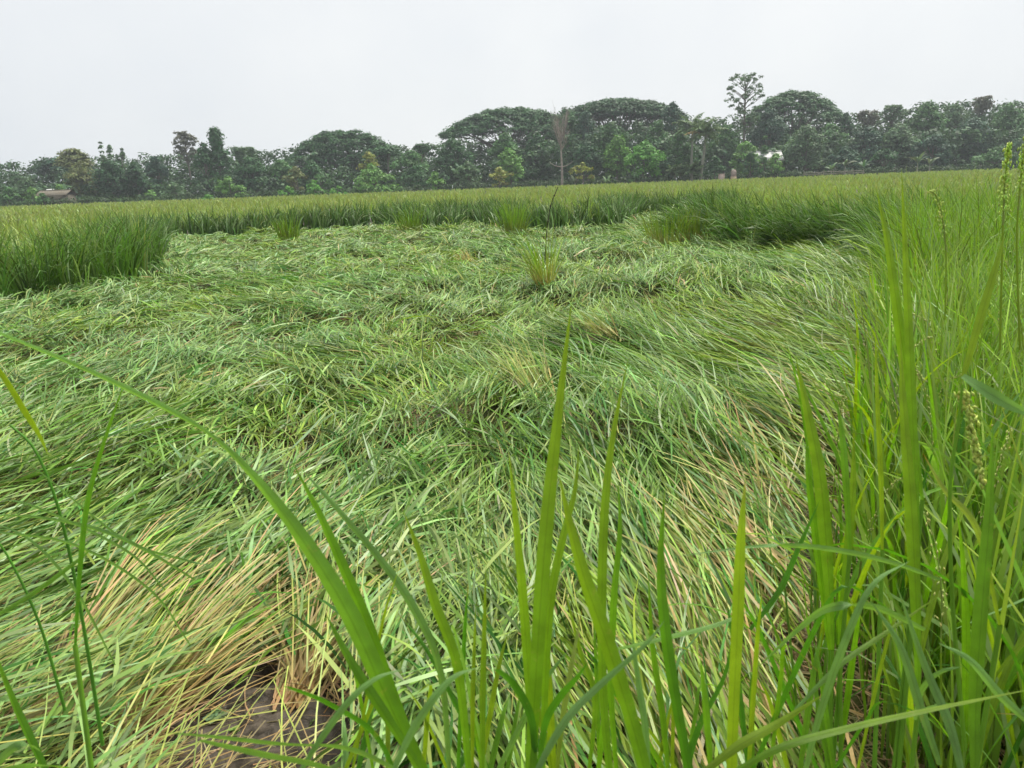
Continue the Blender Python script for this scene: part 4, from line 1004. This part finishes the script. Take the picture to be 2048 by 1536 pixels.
for pix, wv in (([(390, 1160), (290, 1100), (200, 1060), (80, 1035), (-40, 1030)], 12), ([(380, 1290), (300, 1180), (150, 1090), (0, 1065), (-40, 1062)], 9),
               ([(420, 1130), (370, 1120), (250, 1080), (100, 960), (0, 880)], 7), ([(330, 1180), (250, 1100), (60, 1010), (-30, 1000)], 8),
               ([(230, 1330), (150, 1180), (60, 1080), (-30, 1040)], 10)):
    hero_leaf(pl, pix, (0.95, 1.0), wv, LEAFP * 0.95, LEAFP * 1.1, 0.2, 0.5)

# right stand: named blades first
pl = near_plant(1700, 0.95, 'rice plant with paired upright blades at the left front of the right stand')
hero_leaf(pl, [(1665, 1300), (1655, 1120), (1640, 950), (1615, 820), (1591, 712)], (1.0, 1.08), 38, LEAFG * 0.95, LEAFY * 0.8, 0.25, 0.15, True, 22, 0.3, 0.35)
hero_leaf(pl, [(1660, 1300), (1635, 1100), (1618, 960), (1612, 880)], (1.02, 1.08), 22, LEAFG, None, 0.25, 0.1, True)
hero_leaf(pl, [(1680, 1290), (1695, 1120), (1706, 980), (1708, 860)], (1.0, 1.06), 26, LEAFG * 0.95, LEAFY * 0.8, 0.25, 0.1, True)
hero_leaf(pl, [(1700, 1100), (1692, 960), (1685, 870), (1672, 795)], (1.0, 1.06), 20, LEAFG * 1.0, None, 0.25, 0.1, True)
hero_leaf(pl, [(1880, 1160), (1800, 1130), (1700, 1105), (1600, 1092), (1500, 1094), (1340, 1115)], (0.80, 0.84), 17, LEAFP * 1.0, None, 0.2, 0.4)
hero_leaf(pl, [(1500, 1260), (1560, 1180), (1600, 1090), (1640, 1000)], (0.9, 0.95), 18, LEAFD * 1.4, None, 0.2, 0.2)
pl = near_plant(1820, 0.85, 'rice plant with two tall blades standing high above the right stand')
hero_leaf(pl, [(1838, 1100), (1828, 900), (1820, 700), (1812, 520), (1803, 335)], (0.98, 1.06), 26, LEAFG * 1.0, LEAFY * 0.85, 0.25, 0.1, True, 24, 0.3, 0.35)
hero_leaf(pl, [(1845, 1000), (1822, 820), (1795, 620), (1775, 480), (1752, 375)], (1.0, 1.08), 27, LEAFG * 1.0, LEAFY * 0.85, 0.25, 0.1, True, 24, 0.3, 0.35)
hero_leaf(pl, [(1838, 1400), (1832, 1200), (1822, 1000), (1808, 820), (1800, 660)], (0.85, 0.95), 36, LEAFG * 0.95, LEAFY * 0.85, 0.25, 0.1, True, 24, 0.3, 0.35)
hero_leaf(pl, [(1765, 1100), (1762, 950), (1755, 800), (1750, 640)], (1.05, 1.1), 15, LEAFY * 0.85, None, 0.2, 0.1, True)
hero_leaf(pl, [(1600, 1590), (1640, 1430), (1700, 1260), (1750, 1165), (1820, 1122)], (0.62, 0.70), 24, LEAFP * 0.95, LEAFP * 1.15, 0.2, 0.2)
hero_leaf(pl, [(1850, 1260), (1750, 1215), (1660, 1215), (1600, 1255), (1510, 1340)], (0.68, 0.70), 26, LEAFP * 0.9, None, 0.2, 0.3)
hero_leaf(pl, [(1880, 1530), (1840, 1410), (1800, 1290), (1740, 1200)], (0.62, 0.68), 28, LEAFP * 0.85, None, 0.25, 0.2)
hero_leaf(pl, [(1930, 1570), (1900, 1450), (1850, 1330), (1790, 1160)], (0.6, 0.68), 30, LEAFP * 0.8, None, 0.25, 0.2)
hero_leaf(pl, [(1400, 1590), (1550, 1500), (1700, 1455), (1880, 1415), (2080, 1375)], (0.55, 0.60), 25, LEAFG * 0.95, LEAFY * 0.8, 0.2, 0.2)
hero_leaf(pl, [(1590, 1420), (1680, 1330), (1780, 1260), (1880, 1190)], (0.66, 0.72), 16, LEAFP, LEAFY * 0.8, 0.2, 0.2)
pl = near_plant(1960, 0.80, 'rice plant with a heavy green panicle and a pale kinked leaf at the right edge')
hero_leaf(pl, [(1950, 1560), (1952, 1400), (1965, 1200), (1980, 1020), (1986, 850)], (0.70, 0.80), 44, LEAFG * 0.75, LEAFG, 0.3, 0.1, True, 24, 0.45, 0.4)
hero_leaf(pl, [(1925, 752), (1960, 775), (2010, 805), (2080, 840)], (0.80, 0.76), 36, LEAFP * 1.15, LEAFP, 0.2, 0.1, peak=0.5)
hero_leaf(pl, [(2000, 1250), (1955, 1060), (1890, 980), (1845, 905)], (0.82, 0.86), 18, LEAFY * 0.9, OLIVE, 0.2, 0.1, True, tcol=(0.45, 0.22, 0.04))
hero_leaf(pl, [(2100, 1480), (2010, 1400), (1940, 1320), (1875, 1285)], (0.62, 0.66), 26, LEAFP * 1.05, None, 0.25, 0.2)
hero_leaf(pl, [(1830, 1440), (1845, 1380), (1880, 1345), (1925, 1333)], (0.66, 0.66), 20, LEAFP * 1.1, LEAFP, 0.2, 0.2)
hero_leaf(pl, [(1925, 760), (1960, 640), (1990, 540), (2010, 470)], (0.85, 0.9), 22, LEAFY * 0.85, None, 0.2, 0.1)
stalk(pl, [(1930, 1500), (1905, 1200), (1900, 980), (1915, 860), (1925, 770)], 0.83, 0.003, LEAFG)
pts = np.array([at(x, y, 0.84) for x, y in [(1922, 770), (1932, 800), (1945, 870), (1956, 920), (1966, 975)]]) - np.array(pl.location)
v, f, c = panicle_mesh(pts, 170, 0.0088, 0.0034, (0.52, 0.64, 0.13)); link('panicle', build_mesh('panicle', v, f, c, M['straw'], False), pl)
pl = near_plant(2020, 1.1, 'tall rice plant with plume-like heads above the horizon at the right edge')
for pix in ([(2000, 700), (2003, 560), (2006, 450), (2010, 360), (2019, 285)], [(2040, 700), (2034, 520), (2036, 420), (2046, 320), (2056, 270)]):
    stalk(pl, pix, 1.15, 0.0018, LEAFY * 0.8)
    k = np.array([at(x, y, 1.15) for x, y in pix[2:]]) - np.array(pl.location)
    v, f, c = panicle_mesh(k, 150, 0.006, 0.0042, (0.42, 0.60, 0.10)); link('panicle', build_mesh('panicle', v, f, c, M['straw'], False), pl)
for pix in ([(1890, 640), (1892, 500), (1882, 420), (1868, 385), (1858, 384)],):
    stalk(pl, pix, 1.6, 0.0016, LEAFY * 0.8)
    k = np.array([at(x, y, 1.6) for x, y in pix[1:]]) - np.array(pl.location)
    v, f, c = panicle_mesh(k, 90, 0.006, 0.005, (0.48, 0.60, 0.14)); link('panicle', build_mesh('panicle', v, f, c, M['straw'], False), pl)

# generic standing plants of the right stand
def plant_variant(seed, h=1.12):
    """list of (part name, mesh) for one standing rice plant"""
    out = []
    nt_ = int(rng.integers(4, 6))
    for s in range(nt_):
        a = rng.uniform(0, 6.28); ln = rng.uniform(0.03, 0.12)
        foot = np.array([0.03 * math.cos(a), 0.03 * math.sin(a), 0.0]); top = np.array([ln * math.cos(a), ln * math.sin(a), h * rng.uniform(0.5, 0.68)])
        P = smooth_curve([foot, foot * 0.6 + top * 0.4, top], 6)
        v, q = tube(P, np.linspace(0.0042, 0.0024, 6), 5)
        c = np.hstack([jit(LEAFG * 0.85 + 0.12 * STRAW, 1).repeat(len(v), 0), np.full((len(v), 1), 0.25)])
        out.append(('stem', build_mesh('stem', v, q, c, M['straw'])))
        for j in range(int(rng.integers(3, 5))):
            k = rng.uniform(0.35, 1.0); b = P[int(k * 5)]; phi = rng.uniform(0, 6.28); Lf = rng.uniform(0.35, 0.62) * h
            e = R(rng.uniform(66, 86)); bd = R(abs(rng.normal(22, 26))) + (R(70) if rng.random() < 0.22 else 0)
            t = np.linspace(0, 1, 12); el = e - bd * t ** 1.8; T = np.stack([np.cos(el) * math.cos(phi), np.cos(el) * math.sin(phi), np.sin(el)], 1)
            Q_ = np.concatenate([[b], b + np.cumsum((T[1:] + T[:-1]) / 2 * Lf / 11, 0)])
            w_ = wprof(12, rng.uniform(0.009, 0.015), 0.5, 0.4); pk = rng.random()
            col = LEAFG * rng.uniform(0.8, 1.15) if pk < 0.6 else LEAFY * 0.85 if pk < 0.75 else LEAFP if pk < 0.88 else LEAFD * 1.3
            tcol = (0.42, 0.26, 0.07) if rng.random() < 0.12 else None
            v, q, c = ribbon(Q_, w_, col * 0.9, col * 1.1, 0.25, (-math.sin(phi), math.cos(phi), 0), rng.normal(0, 0.5), tcol)
            out.append(('leaf', build_mesh('leaf', v, q, c, M['hero'])))
    if rng.random() < 0.4:
        a = rng.uniform(0, 6.28); b = np.array([0.05 * math.cos(a), 0.05 * math.sin(a), h * 0.62]); d = np.array([math.cos(a), math.sin(a), 0])
        v, q = tube([(0, 0, 0), b * 0.5, b], [0.004, 0.003, 0.002], 5); c = np.hstack([np.repeat((LEAFY * 0.8)[None], len(v), 0), np.full((len(v), 1), 0.25)])
        out.append(('stem', build_mesh('stem', v, q, c, M['straw'])))
        v, f, c = panicle_mesh([b, b + (0, 0, 0.14) + d * 0.01, b + (0, 0, 0.25) + d * 0.04, b + (0, 0, 0.29) + d * 0.09], 55, 0.0085, 0.005, (0.46, 0.50, 0.15))
        out.append(('panicle', build_mesh('panicle', v, f, c, M['straw'], False)))
    return out
VAR = [plant_variant(i) for i in range(8)]
def right_stand():
    X, Y = scatter(3000, 0.5, 6.0, 0.95, 7.0)
    k = ~inside(X, Y) & (X < 0.80 * Y + 0.35); X, Y = X[k], Y[k]
    ed = edge_dist(X, Y); keep = []
    for i in np.argsort(Y):
        if ed[i] > 1.5: continue
        if all((X[i] - X[j]) ** 2 + (Y[i] - Y[j]) ** 2 > 0.19 ** 2 for j in keep): keep.append(i)
    keep = keep[:150]
    for n, i in enumerate(keep):
        r = empty('rice_plant', (X[i], Y[i], 0)); r.rotation_euler = (rng.normal(0, 0.05), rng.normal(-0.03, 0.06), rng.uniform(0, 6.28)); s = rng.uniform(0.86, 1.08) * (0.92 if Y[i] > 2.5 else 1.0); r.scale = (s, s, s)
        tag(r, 'upright green rice plant among many alike in the dense stand along the right side', 'rice plant', 'rice plants of the right stand')
        for nm, me in VAR[n % 8]:
            link(nm, me, r)
    print('right stand', len(keep))
    # depth of the stand behind those
    X, Y = scatter(16000, 0.6, 11, 0.9, 13)
    k = ~inside(X, Y) & (X < 0.82 * Y + 0.6); X, Y = X[k], Y[k]
    ed = edge_dist(X, Y); k = (ed > 0.16) & (ed < 4.5) & ((rng.random(len(X)) < 0.5) | (Y < 4)); X, Y = X[k], Y[k]; n = len(X)
    p = stand(X, Y, np.where(Y < 4, 9, 8), np.where(Y < 4, 1.10, 1.03), np.full(n, R(20)) + rng.normal(0, 0.8, n), np.abs(rng.normal(R(8), R(8), n)), np.repeat((LEAFG * 0.35 + YG * 0.85)[None], n, 0) * rng.normal(1, 0.26, (n, 1)).clip(0.4, 1.7), 0.2, '', '', K=7, spread=0.1, wmul=1.3)
    v, q, c = join(p)
    tag(link('standing_rice', build_mesh('standing_rice', v, q, c, M['rice'])), 'thick upright rice filling the right edge behind the nearest plants', 'rice', kind='stuff')
right_stand()

# ------------------------------------------------------------------ fallen clumps with straw feet, bottom left
def fallen(px, py, ang, L0, nst, nlf, fan, label, zlift=0.03):
    b = ground_at(px, py, 0.02); root = empty('fallen_rice_clump', (b[0], b[1], 0)); tag(root, label, 'rice clump')
    for i in range(nst):
        a = ang + rng.normal(0, fan); e = R(rng.uniform(10, 46)); bd = e + R(rng.uniform(-4, 14)); Ls = L0 * rng.uniform(0.65, 1.1)
        base = np.array([[rng.normal(0, 0.035), rng.normal(0, 0.035), 0.01]])
        f = lambda s: np.array([s])
        c0 = jit(TAN * 0.65 + STRAW * 0.45, 1, 0.2); c1 = jit(STRAW if rng.random() < (0.45 if px < 900 else 0.12) else CULM * rng.choice([0.8, 1.0, 1.1]), 1, 0.12)
        v, q, c = blade_arrays(base, f(a), f(e), f(bd), f(Ls), f(rng.uniform(0.0045, 0.009)), c0, c1, 9, f(rng.normal(0, 0.12)), f(rng.normal(0, 0.3)), f(0.015), 0.8, True, rng.uniform(0.45, 1.0))
        link('stalk', build_mesh('stalk', v, q, c, M['mat']), root)
    for i in range(nlf):
        a = ang + rng.normal(0, fan * 1.4); s = rng.uniform(0.25, 0.75) * L0
        base = np.array([[s * math.cos(a), s * math.sin(a), rng.uniform(0.05, 0.16)]]); f = lambda s: np.array([s])
        c1 = jit([MG * 1.3, SG, YG][rng.integers(0, 3)], 1, 0.15)
        v, q, c = blade_arrays(base, f(a + rng.normal(0, 0.25)), f(R(rng.uniform(0, 25))), f(R(rng.uniform(10, 50))), f(rng.uniform(0.25, 0.5)), f(rng.uniform(0.008, 0.013)), c1, c1, 7, f(rng.normal(0, 0.3)), f(rng.normal(0, 0.6)), f(0.03), 1.3)
        link('leaf', build_mesh('leaf', v, q, c, M['mat']), root)
    return root
fallen(215, 1515, R(66), 0.8, 130, 18, R(12), 'large fallen rice clump fanning from a tan straw foot, bottom left beside the mud')
fallen(60, 1470, R(80), 0.8, 80, 26, R(11), 'fallen rice clump at the bottom left corner with straw showing through')
fallen(150, 1340, R(80), 0.8, 40, 40, R(12), 'fallen rice clump lying behind the large fanning one at left')
fallen(590, 1392, R(78), 0.65, 120, 14, R(20), 'fallen rice clump with a reddish straw foot right behind the bare mud')
fallen(665, 1300, R(85), 0.6, 80, 20, R(22), 'yellow straw clump farther behind the reddish-footed one')
fallen(440, 1290, R(72), 0.8, 50, 40, R(16), 'greener fallen clump between the two big strawy clumps')
fallen(1540, 1260, R(98), 0.75, 60, 22, R(20), 'strawy fallen clump at the foot of the right stand, near the bottom')
fallen(1570, 1060, R(96), 0.8, 60, 22, R(20), 'pale strawy fallen clump at the foot of the right stand, farther up')
fallen(1480, 1440, R(98), 0.7, 50, 22, R(20), 'fallen clump behind the stiff yellow-green blade')
# little plants on the mud
def mud_plant(px, py, n, size, label, col):
    b = ground_at(px, py, 0.02); r = empty('mud_weed', (b[0], b[1], 0.012)); tag(r, label, 'weed')
    for i in range(n):
        a = i * 2.4 + rng.normal(0, 0.3); d = size * 0.7 * math.sqrt((i + 0.2) / n); k = 8; s = size * rng.uniform(0.28, 0.5)
        an = np.arange(k) * 2 * np.pi / k; rad = s * (1 + 0.2 * np.cos(an * 3 + a)) * np.array([1, 1, 0.9, 1, 1, 1, 0.9, 1])
        V = np.stack([d * math.cos(a) + rad * np.cos(an) * 1.2, d * math.sin(a) + rad * np.sin(an), 0.006 + 0.004 * rng.random() + 0.003 * np.cos(an)], 1)
        V = np.vstack([[[d * math.cos(a), d * math.sin(a), 0.004]], V]); T = np.array([(0, 1 + j, 1 + (j + 1) % k) for j in range(k)])
        link('leaf', build_mesh('leaf', V, T, jit(col, 1, 0.12).repeat(k + 1, 0), M['mat']), r)
mud_plant(430, 1430, 9, 0.035, 'pale green rosette weed lying on the bare mud', (0.30, 0.42, 0.22))
mud_plant(460, 1422, 4, 0.014, 'tiny yellow-green weed right beside the pale rosette', (0.28, 0.36, 0.10))
mud_plant(507, 1329, 2, 0.030, 'round bluish green leaf on the mud below the straw clumps', (0.13, 0.24, 0.15))
mud_plant(455, 1365, 3, 0.030, 'dull green round leaves half hidden at the edge of the mud', (0.09, 0.15, 0.08))
mud_plant(470, 1460, 5, 0.018, 'scattered little green specks of weed in front of the rosette', (0.17, 0.26, 0.07))
mud_plant(620, 1445, 5, 0.016, 'small green weed specks right on the mud', (0.17, 0.26, 0.07))

# ------------------------------------------------------------------ thin haze in the air
def haze():
    me = box_mesh('haze', -430, 430, -90, 430, -1.2, 32, None)
    m = bpy.data.materials.new('haze'); m.use_nodes = True; n = m.node_tree; n.nodes.clear()
    o = n.nodes.new('ShaderNodeOutputMaterial'); v = n.nodes.new('ShaderNodeVolumePrincipled')
    v.inputs['Color'].default_value = (0.86, 0.93, 1.0, 1); v.inputs['Density'].default_value = 0.00055; v.inputs['Anisotropy'].default_value = 0.2
    n.links.new(v.outputs[0], o.inputs['Volume'])
    me.materials.append(m)
    tag(link('haze', me), 'thin pale haze in the air over the field', 'haze', kind='stuff')
haze()
